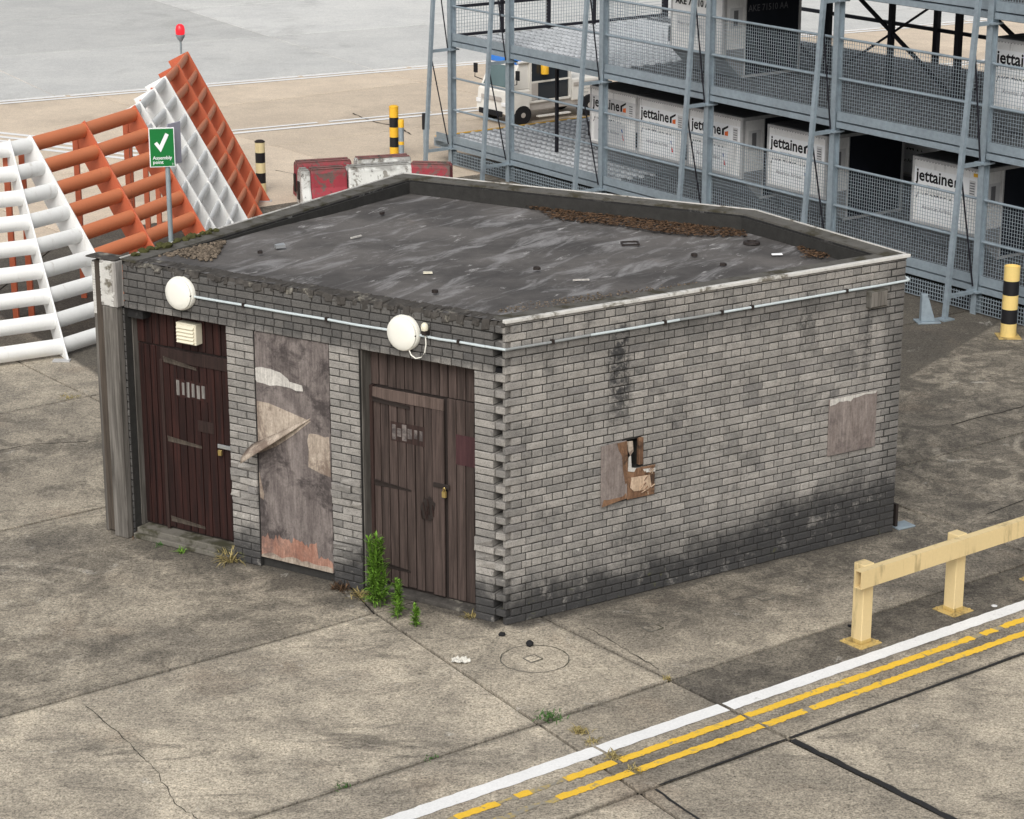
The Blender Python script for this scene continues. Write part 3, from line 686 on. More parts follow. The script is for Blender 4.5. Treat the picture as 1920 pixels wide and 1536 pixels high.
# ---- doors
def planks(parent, W, s0, s1, d, z0, z1, w, mat, th=0.022):
    n = max(1, round((s1 - s0) / w)); w = (s1 - s0) / n
    for i in range(n):
        b = MB(); j = random.uniform(-.003, .003); b.box(s0 + i * w + 0.0055, s0 + (i + 1) * w - 0.0055, d + j, d + th + j, z0 + random.uniform(0, .012), z1, W); b.build('plank', mat, parent, bevel=0.004)
def strap(parent, W, s0, s1, d, z0, z1, h0, h1, mat):
    b = MB(); b.hexa([W(s0, d + .008, z0 - h0), W(s1, d + .008, z1 - h1), W(s1, d + .001, z1 - h1), W(s0, d + .001, z0 - h0), W(s0, d - .006, z0 + h0), W(s1, d - .004, z1 + h1), W(s1, d + .001, z1 + h1), W(s0, d + .001, z0 + h0)]); b.build('hinge_strap', mat, parent)
DP = 0.165
b = MB(); b.box(3.17, 4.47, DP + 0.02, DP + 0.05, 0.10, 2.42, WL); d1 = b.build('door', M['iron'], hut)
d1['label'] = 'dark red-brown plank door with white vent box'
planks(d1, WL, 3.19, 4.455, DP + .002, 2.02, 2.40, 0.10, M['door_dark'])
planks(d1, WL, 4.15, 4.455, DP + .002, 0.11, 2.01, 0.085, M['door_dark'])
planks(d1, WL, 3.19, 4.14, DP - .012, 0.12, 1.89, 0.095, M['door_dark'])
b = MB(); b.box(3.20, 4.14, DP - .026, DP, 1.885, 2.015, WL); b.build('top_rail', M['door_rail'], d1, bevel=.004)
b = MB(); b.box(4.12, 4.155, DP - .028, DP, 0.11, 1.89, WL); b.build('stile', M['door_rail'], d1, bevel=.003)
strap(d1, WL, 4.10, 3.68, DP - .03, 1.90, 1.855, .03, .014, M['timber_dark']); strap(d1, WL, 4.10, 3.66, DP - .02, 1.07, 1.05, .03, .014, M['timber_dark']); strap(d1, WL, 4.10, 3.66, DP - .02, 0.22, 0.20, .03, .014, M['timber_dark'])
gr = MB(); gr.box(3.56, 3.96, DP - .016, DP - .013, 1.53, 1.72, WL); gp = gr.build('vent_grille', M['door_dark'], d1)
for i in range(6):
    b = MB(); s = 3.585 + i * 0.065; b.box(s + .008, s + random.uniform(.035, .048), DP - .021, DP - .017, 1.545 + random.uniform(0, .02), 1.705 - random.uniform(0, .02), WL); b.build('slot', M['slat_dull'], gp)
b = MB(); b.box(3.50, 3.70, DP - .02, DP - .014, 1.21, 1.33, WL); b.build('letter_plate', M['door_rail'], d1, bevel=.003)
b = MB(); b.box(3.17, 4.45, 0.01, 0.25, 0.0, 0.10, WL); b.box(3.17, 4.45, -0.05, 0.01, 0.0, 0.055, WL); b.build('door_step', M['step'], hut, bevel=0.008)
b = MB(); b.box(4.448, 4.46, 0.10, DP + 0.02, 0.1, 2.40, WL); b.build('door_frame', M['timber'], hut)
b = MB(); b.box(0.33, 1.62, DP + 0.02, DP + 0.05, 0.05, 2.42, WL); d2 = b.build('door', M['iron'], hut)
d2['label'] = 'faded brown plank door with broken patch near the lock'
planks(d2, WL, 0.338, 1.60, DP + .002, 2.03, 2.40, 0.095, M['door_grey'])
planks(d2, WL, 0.338, 0.745, DP + .002, 0.06, 2.025, 0.10, M['door_grey'])
planks(d2, WL, 0.90, 1.585, DP - .010, 0.075, 1.915, 0.098, M['door_grey'])
b = MB(); b.box(0.765, 1.585, DP - .024, DP, 1.905, 2.015, WL); b.build('top_rail', M['door_grey_rail'], d2, bevel=.004)
b = MB(); b.box(0.765, 0.895, DP - .022, DP, 0.075, 1.903, WL); b.build('stile', M['door_grey'], d2, bevel=.004)
b = MB(); b.box(1.592, 1.606, 0.03, DP + .02, 0.05, 2.40, WL); b.build('door_frame', M['timber'], hut)
b = MB(); b.box(1.56, 1.592, DP - .03, DP + .02, 0.05, 2.03, WL); b.build('stile', M['door_rail'], d2)
strap(d2, WL, 1.57, 1.14, DP - .028, 1.90, 1.875, .026, .016, M['iron']); strap(d2, WL, 1.57, 1.14, DP - .018, 1.075, 1.06, .03, .010, M['iron']); strap(d2, WL, 1.57, 1.16, DP - .018, 0.26, 0.245, .03, .012, M['iron'])
gr = MB(); gr.box(0.985, 1.365, DP - .014, DP - .011, 1.52, 1.71, WL); gp = gr.build('vent_grille', M['door_rail'], d2)
for i in range(6):
    b = MB(); s = 1.0 + i * 0.061; b.box(s, s + random.uniform(.03, .05), DP - .019, DP - .015, 1.535 + random.uniform(0, .05), 1.70 - random.uniform(0, .05), WL); b.build('slot', M['ply_dark'], gp)
b = MB(); b.box(0.338, 0.64, DP - .004, DP - .001, 1.41, 1.70, WL); b.build('paint_patch', M['maroon'], d2)
b = MB(); pts = [(0.94 + 0.085 * math.cos(a) * random.uniform(.7, 1.2), 0.93 + 0.12 * math.sin(a) * random.uniform(.7, 1.25)) for a in [i * math.pi / 7 for i in range(14)]]
b.add([WL(x, DP - .0265, z) for x, z in pts], [tuple(range(14))]); hole = b.build('splintered_hole', M['iron'], d2)
for i in range(9):
    b = MB(); x = 0.94 + random.uniform(-.07, .07); z = 0.9 + random.uniform(-.12, .1); b.hexa([WL(x, DP - .03, z), WL(x + .012, DP - .03, z), WL(x + .012, DP - .026, z), WL(x, DP - .026, z), WL(x + .01, DP - .045, z + .09), WL(x + .016, DP - .045, z + .09), WL(x + .016, DP - .04, z + .09), WL(x + .01, DP - .04, z + .09)]); b.build('splinter', M['door_rail'], hole)
b = MB(); b.box(0.70, 0.88, DP - .035, DP - .022, 1.155, 1.20, WL); hs_ = b.build('hasp', M['iron'], d2, bevel=.003)
b = MB(); b.box(0.725, 0.765, DP - .06, DP - .036, 1.08, 1.135, WL); b.tube([WL(0.732, DP - .048, 1.13), WL(0.735, DP - .048, 1.165), WL(0.745, DP - .048, 1.175), WL(0.755, DP - .048, 1.165), WL(0.758, DP - .048, 1.13)], .004, 6); b.build('padlock', M['brass'], hs_)
b = MB(); b.box(3.215, 3.44, DP - .045, DP - .026, 1.09, 1.13, WL); hs_ = b.build('hasp', M['steel_bright'], d1, bevel=.003)
b = MB(); b.box(3.375, 3.415, DP - .075, DP - .048, 1.025, 1.08, WL); b.build('padlock', M['brass'], hs_, bevel=.003)
b = MB(); b.box(0.335, 1.61, 0.05, 0.26, 0.0, 0.05, WL); b.build('door_sill', M['ragged'], hut, bevel=.006)
# shade of the interior painted as black sheets behind openings
b = MB(); b.box(0.15, LL - .1, 0.30, 0.32, 0, 2.41, WL); b.box(0.3, LR - .1, 0.5, 0.52, 0, 2.41, WR); b.build('interior_shade_sheet', M['interior'], hut)

# ---- things fixed to the hut
def wavy(pts, d, W, mat, name, parent, th=0.004):
    b = MB(); n = len(pts); b.add([W(x, d, z) for x, z in pts] + [W(x, d + th, z) for x, z in pts], [tuple(range(n))] + [(i, (i + 1) % n, n + (i + 1) % n, n + i) for i in range(n)]); return b.build(name, mat, parent)
def jag(x0, x1, z, amp, n): return [(x0 + (x1 - x0) * i / n, z + random.uniform(-amp, amp)) for i in range(n + 1)]
tb = thing('window_board', 'tall stained plywood sheet with peeling veneer between the two doors', 'board', WL(2.41, 0.02, 0.1))
def WB(s, d, z): p = WL(s, d, z); q = tb.location; return (p[0] - q.x, p[1] - q.y, p[2] - q.z)
b = MB(); b.box(1.972, 2.85, 0.02, 0.04, 0.105, 2.395, WB); b.build('sheet', M['ply_dark'], tb, bevel=.003)
wavy([(2.845, 2.03)] + jag(2.83, 2.55, 2.04, .012, 5) + [(2.46, 1.98), (2.44, 1.955), (2.29, 1.94), (2.28, 1.885)] + jag(2.36, 2.83, 1.885, .012, 6)[0:] + [(2.845, 1.91)], 0.0155, WB, M['ply_white'], 'torn_patch', tb)
wavy([(2.842, 1.70), (2.70, 1.70), (2.5, 1.66), (2.20, 1.60), (2.42, 1.42), (2.62, 1.28), (2.842, 1.17)], 0.0155, WB, M['ply_pale'], 'torn_patch', tb)
wavy([(2.225, 1.47)] + jag(2.2, 1.985, 1.475, .008, 4) + [(1.975, 1.08), (2.1, 1.10)] + jag(2.215, 2.24, 1.13, .01, 1) + [(2.23, 1.3), (2.245, 1.40)], 0.0155, WB, M['ply_pale'], 'torn_patch', tb)
wavy([(2.845, 0.112), (1.975, 0.112)] + [(1.975, .2)] + jag(2.0, 2.15, .24, .03, 8) + jag(2.17, 2.84, 0.345, .045, 34), 0.0155, WB, M['ply_red'], 'bare_strip', tb)
wavy([(2.845, 0.106), (1.975, 0.106)] + jag(1.98, 2.84, 0.15, .022, 14), 0.0125, WB, M['ply_pale'], 'bare_strip', tb)
wavy([(2.845, 0.98), (2.84, 0.72), (2.80, 0.70), (2.79, 0.76)], 0.0155, WB, M['ply_pale'], 'torn_patch', tb)
# curled veneer tongue
b = MB(); k = 10; vs = []
A0, A1 = Vector((2.20, 1.60)), Vector((2.80, 1.30)); 
for i in range(k + 1):
    t = i / k; base = Vector((2.20 + 0.68 * t, 1.61 - 0.40 * t)); out = -0.002 - 0.20 * t ** 1.2; w = 0.012 + 0.15 * t
    for j in range(5):
        u = j / 4; a = u * 2.2; vs.append(WB(base.x + w * 0.35 * math.sin(a) * 0.6, 0.014 + out * (0.25 + 0.75 * math.sin(a * 0.7)), base.y + w * (0.25 - 1.0 * u) + 0.02))
b.add(vs, [(i * 5 + j, i * 5 + j + 1, (i + 1) * 5 + j + 1, (i + 1) * 5 + j) for i in range(k) for j in range(4)])
o = b.build('curled_veneer', M['ply_pale'], tb, smooth=True); md = o.modifiers.new('solid', 'SOLIDIFY'); md.thickness = 0.004
b = MB(); b.box(1.972, 2.85, 0.06, 0.2, 0.0, 0.10, WL); b.build('window_sill', M['mortar'], hut)
b = MB(); b.box(1.96, 2.85, 0.05, 0.22, 0.1, 2.405, WL); b.build('window_void', M['interior'], hut)
# boards on the right wall
bd = thing('broken_board', 'small brown plywood board broken open over a dark hole', 'board', WR(1.33, 0, 1.0))
def WBd(s, d, z): p = WR(s, d, z); q = bd.location; return (p[0] - q.x, p[1] - q.y, p[2] - q.z)
b = MB(); b.hexa([WBd(1.035, -.03, .965), WBd(1.325, -.035, 1.005), WBd(1.325, -.02, 1.005), WBd(1.035, -.012, .965), WBd(1.035, -.03, 1.56), WBd(1.31, -.035, 1.575), WBd(1.31, -.02, 1.575), WBd(1.035, -.012, 1.56)]); b.build('sheet', M['rot'] if False else M['ply_grey'], bd, bevel=.002)
wavy([(1.31, 1.57), (1.20, 1.565), (1.22, 1.50), (1.26, 1.43), (1.27, 1.3), (1.30, 1.15), (1.325, 1.16), (1.322, 1.4)], -0.0385, WBd, M['rot'], 'rust_stain', bd)
wavy([(1.036, .97), (1.32, 1.008), (1.31, 1.06)] + jag(1.28, 1.06, 1.03, .02, 6), -0.0385, WBd, M['rot'], 'rust_stain', bd)
b = MB(); b.box(1.47, 1.52, -.012, .03, 1.30, 1.565, WBd); b.build('frame_stick', M['rot'], bd, bevel=.004)
b = MB(); b.box(1.33, 1.645, -.028, -.006, 0.985, 1.275, WBd); b.build('rotten_panel', M['rot'], bd, bevel=.004)
for q, mt in (([(1.37, 1.20), (1.58, 1.19), (1.60, 1.08), (1.56, 1.05), (1.40, 1.06), (1.36, 1.10)], 'rot_pale'), ([(1.50, 1.262), (1.64, 1.25), (1.64, 1.215), (1.52, 1.225)], 'ply_white'), ([(1.335, 1.40), (1.36, 1.42), (1.37, 1.30), (1.42, 1.285), (1.40, 1.25), (1.33, 1.27)], 'ply_white'), ([(1.315, 1.565), (1.375, 1.56), (1.385, 1.46), (1.35, 1.42), (1.325, 1.47)], 'ply_pale')):
    wavy(q, -0.034 - random.uniform(0, .006), WBd, M[mt], 'splintered_layer', bd, .006)
for i in range(14):
    x = random.uniform(1.34, 1.62); z = random.uniform(1.0, 1.27); b = MB(); b.bar(WBd(x, -.034, z), WBd(x + random.uniform(-.02, .05), -.05, z + random.uniform(.02, .07)), .012, .005); b.build('splinter', M[random.choice(['rot', 'rot_pale'])], bd)
bd2 = thing('square_board', 'intact square grey plywood board near the far end of the wall', 'board', WR(4.06, 0, 1.0))
def WB2(s, d, z): p = WR(s, d, z); q = bd2.location; return (p[0] - q.x, p[1] - q.y, p[2] - q.z)
b = MB(); b.box(3.757, 4.365, -.024, -.006, 0.98, 1.565, WB2); b.build('sheet', M['ply_grey'], bd2, bevel=.002)
wavy([(3.757, 1.567), (4.36, 1.567)] + jag(4.34, 4.05, 1.545, .01, 5) + jag(4.02, 3.78, 1.515, .014, 5) + [(3.757, 1.50)], -0.0275, WB2, M['ply_white'], 'torn_edge', bd2)
b = MB(); b.box(3.765, 4.357, -.006, .02, 0.99, 1.555, WB2); b.build('batten', M['iron'], bd2)
# junction box on the right wall
jb = thing('junction_box', 'square weathered cable box under the conduit on the side wall', 'box', WR(4.29, 0, 2.44))
def WJ(s, d, z): p = WR(s, d, z); q = jb.location; return (p[0] - q.x, p[1] - q.y, p[2] - q.z)
b = MB(); b.box(4.18, 4.40, -.07, 0.0, 2.44, 2.61, WJ); b.build('body', M['coping'], jb, bevel=.006)
b = MB(); b.box(4.19, 4.39, -.078, -.0705, 2.45, 2.60, WJ); b.build('lid', M['cream_plastic'] if False else M['timber'], jb, bevel=.004)
# lamps
def wall_lamp(s, z, label):
    t = thing('bulkhead_lamp', label, 'lamp', WL(s, 0, z), 0, 'round white lamps over the doors')
    ex = Vector((UL.x, UL.y, 0)); ey = Vector((NL.x, NL.y, 0)); ez = Vector((0, 0, 1))
    F = lambda x, y, zz: ex * x + ez * y + ey * zz
    b = MB(); b.lathe([(0.155, -0.01), (0.168, 0.0), (0.168, 0.04), (0.16, 0.05)], 32, F); b.build('base_ring', M['lamp_white'], t, smooth=True)
    b = MB(); b.lathe([(0.158, 0.0505), (0.156, 0.07), (0.135, 0.085), (0.09, 0.094), (0.02, 0.097)], 32, F); d = b.build('diffuser', M['lamp_white'], t, smooth=True)
    b = MB(); p = F(-0.15, 0, 0.066); b.box(-0.012, 0.012, -0.02, 0.02, -0.004, 0.004, lambda x, y, zz: F(-0.146 + x, -0.0 + zz * 1.5, 0.065 + y * 0.4)); b.build('clip', M['iron'], t)
    return t
wall_lamp(3.70, 2.66, 'round white bulkhead lamp above the dark red-brown door')
wall_lamp(1.075, 2.645, 'round white bulkhead lamp above the faded brown door')
# conduit
cd_ = thing('conduit_pipe', 'pale surface conduit running along both brick walls below the roof', 'pipe', WL(2.3, 0, 2.62))
o0 = cd_.location
def off(p): return (p[0] - o0.x, p[1] - o0.y, p[2] - o0.z)
def pipe(W, s0, s1, z, mat):
    b = MB(); b.tube([off(W(s0, -0.018, z)), off(W((s0 + s1) / 2, -0.018, z + random.uniform(-.006, .002))), off(W(s1, -0.018, z))], 0.0125, 8); b.build('pipe_length', M[mat], cd_, smooth=True)
for a, c in ((3.535, 2.94), (2.925, 1.96), (1.945, 1.245)): pipe(WL, a, c, 2.645, 'pvc')
for a, c in ((0.90, 0.49), (0.475, -0.02)): pipe(WL, a, c, 2.645, 'pvc')
for a, c, m in ((-0.015, 0.9, 'pvc_dull'), (0.905, 1.9, 'pvc'), (1.905, 2.38, 'pvc_dull'), (2.40, 3.9, 'pvc'), (3.92, 4.70, 'pvc')): pipe(WR, a, c, 2.645, m)
for W, ss in ((WL, (2.93, 1.95, 0.48)), (WR, (0.49, 1.73, 2.39, 2.75, 3.91))):
    for s in ss: b = MB(); b.box(s - .014, s + .014, -.036, 0, 2.625, 2.665, lambda x, y, z: off(W(x, y, z))); b.build('saddle_clip', M['iron'], cd_)
b = MB(); b.tube([off(WR(4.69, -.018, 2.645)), off(WR(4.715, -.012, 2.65)), off(WR(4.72, 0.03, 2.66)), off(WR(4.72, 0.12, 2.665))], .014, 8); b.build('bend', M['pvc'], cd_, smooth=True)
# photocell with looped cable
pc = thing('light_sensor', 'small cream light sensor with looped cable beside a round lamp', 'sensor', WL(0.825, 0, 2.70))
o1 = pc.location.copy()
def of1(p): return (p[0] - o1.x, p[1] - o1.y, p[2] - o1.z)
Fp = lambda x, y, z: of1(WL(0.825 + x, -0.055 + y, 2.70 + z))
b = MB(); b.lathe([(0.03, 0.01), (0.034, 0.02), (0.034, 0.045), (0.028, 0.07), (0.012, 0.082)], 14, Fp); b.build('cap', M['cream_plastic'], pc, smooth=True)
b = MB(); b.box(-.022, .022, -.02, .055, -.035, .009, Fp); b.build('mount', M['iron'], pc, bevel=.004)
b = MB(); b.tube([of1(WL(0.82, -.05, 2.665)), of1(WL(0.815, -.05, 2.58)), of1(WL(0.83, -.05, 2.50)), of1(WL(0.87, -.05, 2.45)), of1(WL(0.93, -.05, 2.43)), of1(WL(0.985, -.045, 2.455)), of1(WL(1.01, -.04, 2.50))], .006, 6); b.build('cable', M['lamp_white'], pc, smooth=True)
# louvre vent box on the dark door
vb = thing('louvre_vent', 'cream louvred vent box fixed above the dark red-brown door leaf', 'vent', WL(3.735, DP, 2.12))
o2 = vb.location.copy()
Fv = lambda x, y, z: (WL(3.735 + x, DP + y, 2.12 + z)[0] - o2.x, WL(3.735 + x, DP + y, 2.12 + z)[1] - o2.y, z)
b = MB(); b.box(-.125, .125, -.10, 0.0, 0.0, 0.21, Fv); b.build('body', M['cream_plastic'], vb, bevel=.006)
for i in range(5):
    z = 0.018 + i * 0.036; b = MB(); b.hexa([Fv(-.105, -.125, z), Fv(.105, -.125, z), Fv(.105, -.101, z + .004), Fv(-.105, -.101, z + .004), Fv(-.105, -.121, z + .005), Fv(.105, -.121, z + .005), Fv(.105, -.101, z + .028), Fv(-.105, -.101, z + .028)]); b.build('slat', M['cream_plastic'], vb)
# timber pier at the hut's left corner
tp = thing('timber_pier', 'weathered timber boarding with flaking white paint at the hut corner', 'post', WL(4.65, 0, 0))
o3 = tp.location.copy()
Ft = lambda s, d, z: (WL(s, d, z)[0] - o3.x, WL(s, d, z)[1] - o3.y, z)
b = MB(); b.box(4.475, 4.655, -.10, -.004, 0.0, 2.42, Ft); b.build('plank', M['timber'], tp, bevel=.008)
b = MB(); b.box(4.66, 4.80, -.03, 0.08, 0.02, 2.86, Ft); b.build('plank', M['timber_dark'], tp, bevel=.008)
b = MB(); b.box(4.805, 4.85, -.01, 0.10, 0.0, 2.84, Ft); b.build('plank', M['timber'], tp, bevel=.006)
b = MB(); b.box(4.45, 4.66, -.105, -.0008, 2.425, 2.885, Ft); b.build('painted_board', M['slat_pale'], tp, bevel=.006)
pp = MB()
def flakes(mb, s0, s1, d, z0, z1, n):
    for i in range(n):
        x = random.uniform(s0, s1 - .05); z = z0 + (z1 - z0) * i / n; l = random.uniform(.05, .12); x1 = min(x + l, s1)
        mb.hexa([Ft(x, d - .003, z), Ft(x1, d - .003, z + random.uniform(-.008, .008)), Ft(x1, d, z), Ft(x, d, z), Ft(x + .006, d - .006, z + .02), Ft(x1 - .008, d - .005, z + .022), Ft(x1, d, z + .024), Ft(x, d, z + .024)])
flakes(pp, 4.478, 4.657, -.1055, 2.43, 2.87, 70); pp.build('flaking_paint', M['trim'], tp, kind='stuff')
pp = MB(); flakes(pp, 4.806, 4.848, -.0105, 2.3, 2.83, 20); pp.build('flaking_paint', M['trim'], tp, kind='stuff')
b = MB(); b.box(4.47, 4.85, -.095, .1, 2.889, 2.905, Ft); b.build('cap_board', M['ragged'], tp, bevel=.006)
# mossy rubble lying on the parapet corner
mr = MB(); F0 = walls_back[0][0]
for i in range(26):
    s = random.uniform(0.0, 1.5); d = random.uniform(-.02, .07); r = random.uniform(.02, .05)
    bb = bmesh.new(); bmesh.ops.create_icosphere(bb, subdivisions=1, radius=r)
    c0 = F0(s, d, 2.915); mr.add([(c0[0] + v.co.x * random.uniform(.8, 1.5), c0[1] + v.co.y * random.uniform(.8, 1.5), c0[2] + v.co.z * .7) for v in bb.verts], [[v.index for v in f.verts] for f in bb.faces]); bb.free()
tag(mr.build('moss_clumps', M['moss'], None), 'dark mossy clumps along the parapet by the timber pier', 'moss', kind='stuff')
# ---- litter on the roof
def rp(px, py):   # pixel of the photograph to a point on the sloping roof
    c = PHOTO_POS.copy(); a = R(17.2043); d = Vector(((px - 960) / 4333.0, math.cos(a) + math.sin(a) * (768 - py) / 4333.0, -math.sin(a) + math.cos(a) * (768 - py) / 4333.0)); z = 2.75
    for _ in range(6): q = c + d * ((z - c.z) / d.z); z = froof(q.x, q.y)
    return q.x, q.y
def scatter(name, mat, poly, n, r, label, cat, flat, dens=None):
    m = MB(); xs = [p[0] for p in poly]; ys = [p[1] for p in poly]; c = 0
    def inside(x, y):
        k = False
        for i in range(len(poly)):
            (x0, y0), (x1, y1) = poly[i - 1], poly[i]
            if (y0 > y) != (y1 > y) and x < (x1 - x0) * (y - y0) / (y1 - y0) + x0: k = not k
        return k
    base = bmesh.new(); bmesh.ops.create_icosphere(base, subdivisions=1, radius=1.0); bv = [v.co.copy() for v in base.verts]; bf = [[v.index for v in f.verts] for f in base.faces]; base.free()
    while c < n:
        x = random.uniform(min(xs), max(xs)); y = random.uniform(min(ys), max(ys))
        if not inside(x + random.uniform(-.06, .06), y + random.uniform(-.06, .06)): continue
        c += 1; rr = random.uniform(*r); z = froof(x, y) + 0.012
        if flat:
            a = random.uniform(0, 6.28); t = random.uniform(-.5, .5); t2 = random.uniform(-.5, .5); z += random.uniform(0.0, 0.02); ca, sa = math.cos(a), math.sin(a)
            q = [(-rr, 0, 0), (0, -rr * .5, rr * t), (rr, 0, rr * t2), (0, rr * .5, rr * t)]
            m.add([(x + p[0] * ca - p[1] * sa, y + p[0] * sa + p[1] * ca, z + p[2] * .5 + .004) for p in q], [(0, 1, 2), (0, 2, 3)])
        else:
            k = [random.uniform(.6, 1.3) for _ in bv]; m.add([(x + v.x * rr * q, y + v.y * rr * q, z + v.z * rr * .7 * q) for v, q in zip(bv, k)], bf)
    return tag(m.build(name, mat, None, fix=not flat), label, cat, kind='stuff')
scatter('leaf_litter', M['leaf_dry'], [rp(*q) for q in ((950, 376), (1000, 380), (1100, 391), (1200, 407), (1300, 424), (1395, 438), (1400, 447), (1330, 446), (1250, 440), (1160, 426), (1090, 419), (1040, 413), (1010, 396))], 3600, (.014, .034), 'long drift of brown dead leaves along the back parapet', 'leaves', True)
scatter('leaf_litter', M['leaf_dry'], [rp(*q) for q in ((1490, 464), (1520, 466), (1556, 478), (1540, 488), (1505, 484))], 300, (.014, .034), 'small heap of brown leaves in the far roof corner', 'leaves', True)
scatter('gravel_heap', M['gravel'], [rp(*q) for q in ((300, 480), (330, 466), (400, 450), (424, 452), (415, 468), (398, 490), (345, 482))], 700, (.010, .024), 'loose brown gravel heaped in the roof corner above the dark door', 'gravel', False)
scatter('gravel_scatter', M['gravel'], [(-.1, .35), (0.4, .42), (1.6, 1.25), (2.2, 1.7), (2.0, 1.85), (1.2, 1.4), (.2, .75)], 650, (.005, .013), 'fine grit scattered along the roof edge over the side wall', 'grit', False)
def litter(name, pts, mat, label, cat, h=0.012):
    x = sum(p[0] for p in pts) / len(pts); y = sum(p[1] for p in pts) / len(pts)
    b = MB(); n = len(pts); z = froof(x, y) + 0.018
    b.add([(px, py, z) for px, py in pts] + [(px * .96 + x * .04, py * .96 + y * .04, z + h + random.uniform(0, h * .6)) for px, py in pts], [tuple(range(n)), tuple(range(n, 2 * n))] + [(i, (i + 1) % n, n + (i + 1) % n, n + i) for i in range(n)]); return tag(b.build(name, mat), label, cat)
def quad(cx, cy, l, w, a): ca, sa = math.cos(a), math.sin(a); return [(cx + p * l / 2 * ca - q * w / 2 * sa, cy + p * l / 2 * sa + q * w / 2 * ca) for p, q in ((-1, -1), (1, -1), (1, 1), (-1, 1))]
litter('crushed_can', quad(-2.28, 3.05, .10, .06, .4), M['steel_bright'], 'small crushed metal can near the roof gravel heap', 'can', .03)
litter('wood_sliver', quad(-1.55, 3.65, .16, .02, .9), M['ply_white'], 'pale wood sliver lying on the dark roof felt', 'debris', .01)
litter('wood_sliver', quad(0.72, 1.75, .16, .025, .1), M['ply_white'], 'white strip lying on the roof near the side trim', 'debris', .01)
litter('paper_scrap', quad(2.75, 3.15, .11, .05, .1), M['sticker'], 'white paper scrap near the roof drain', 'debris', .006)
litter('paper_scrap', quad(-.75, 1.95, .09, .05, .1), M['cream_plastic'], 'cream scrap in the middle of the roof front', 'debris', .01)
b = MB(); zz = froof(2.6, 3.85) + .02; b.lathe([(.09, zz), (.085, zz + .02), (.05, zz + .025), (.045, zz + .005)], 16, lambda x, y, z: (2.55 + x, 3.72 + y, z)); tag(b.build('roof_drain', M['iron']), 'round black drain outlet in the roof felt', 'drain')
b = MB(); zz = froof(1.25, 3.6) + .02
for l0, l1 in (((0, 0), (.17, .02)), ((.17, .02), (.16, .16)), ((.16, .16), (-.01, .14)), ((-.01, .14), (0, 0))): b.bar((1.2 + l0[0], 3.5 + l0[1], zz), (1.2 + l1[0], 3.5 + l1[1], zz), .016, .016)
tag(b.build('wire_frame', M['iron']), 'small black rectangular frame lying on the roof', 'debris')
for i, (x, y) in enumerate([(-1.35, 4.95), (0.3, 2.2), (2.15, 2.55), (-.65, 1.1), (-2.45, 2.75), (1.9, 3.0)]):
    litter('dark_lump', [(x + .035 * math.cos(a) * random.uniform(.6, 1.2), y + .03 * math.sin(a) * random.uniform(.6, 1.2)) for a in [k * 6.283 / 7 for k in range(7)]], M['iron'], 'small dark lump of debris lying loose on the roof felt', 'debris', .02)['group'] = 'dark lumps on the roof'

# ------------------------------------------------------------------ blast fence
def V3(p, z): return Vector((p[0], p[1], z))
FZ = 2.55
tops = {'m1': (-7.64, 9.82), 0: (-6.61, 10.65), 1: (-6.39, 10.96), 2: (-5.86, 12.05), 3: (-5.36, 13.31), 4: (-5.33, 13.64), 5: (-5.30, 14.85), 6: (-5.30, 15.98), 7: (-5.27, 17.20), 8: (-5.30, 18.55)}
vec = {'m1': (0.93, -1.80), 0: (0.97, -1.80), 1: (1.52, -0.98), 2: (1.52, -0.95), 3: (1.52, -0.9), 4: (1.42, -0.1), 5: (1.36, 0.02), 6: (1.33, 0.08), 7: (1.30, 0.08), 8: (1.28, 0.08)}
tops['m1'] = (tops[0][0] - 1.25 * 0.86, tops[0][1] - 1.25 * 0.51); tops['m2'] = (tops[0][0] - 2.5 * 0.86, tops[0][1] - 2.5 * 0.51); vec['m2'] = vec['m1'] = vec[0]
def rib_frame(k):
    t = V3(tops[k], FZ); q = V3((tops[k][0] + vec[k][0], tops[k][1] + vec[k][1]), 0.0); a = (q - t).normalized()
    h = Vector((vec[k][0], vec[k][1], 0)).normalized(); nrm = (Vector((0, 0, 1)) - a * a.z).normalized()
    return t, q, a, nrm      # top, foot, down along rib, outward (up/front) normal in rib plane
PROF = [(-0.022, 0.004), (-0.010, 0.02), (-0.012, 0.06), (-0.032, 0.105), (-0.075, 0.145), (-0.135, 0.168), (-0.21, 0.172)]
PROF_A = [(-0.055, 0.004), (-0.02, 0.018), (-0.004, 0.05), (-0.004, 0.10), (-0.025, 0.145), (-0.07, 0.178), (-0.14, 0.19)]
NV = 9
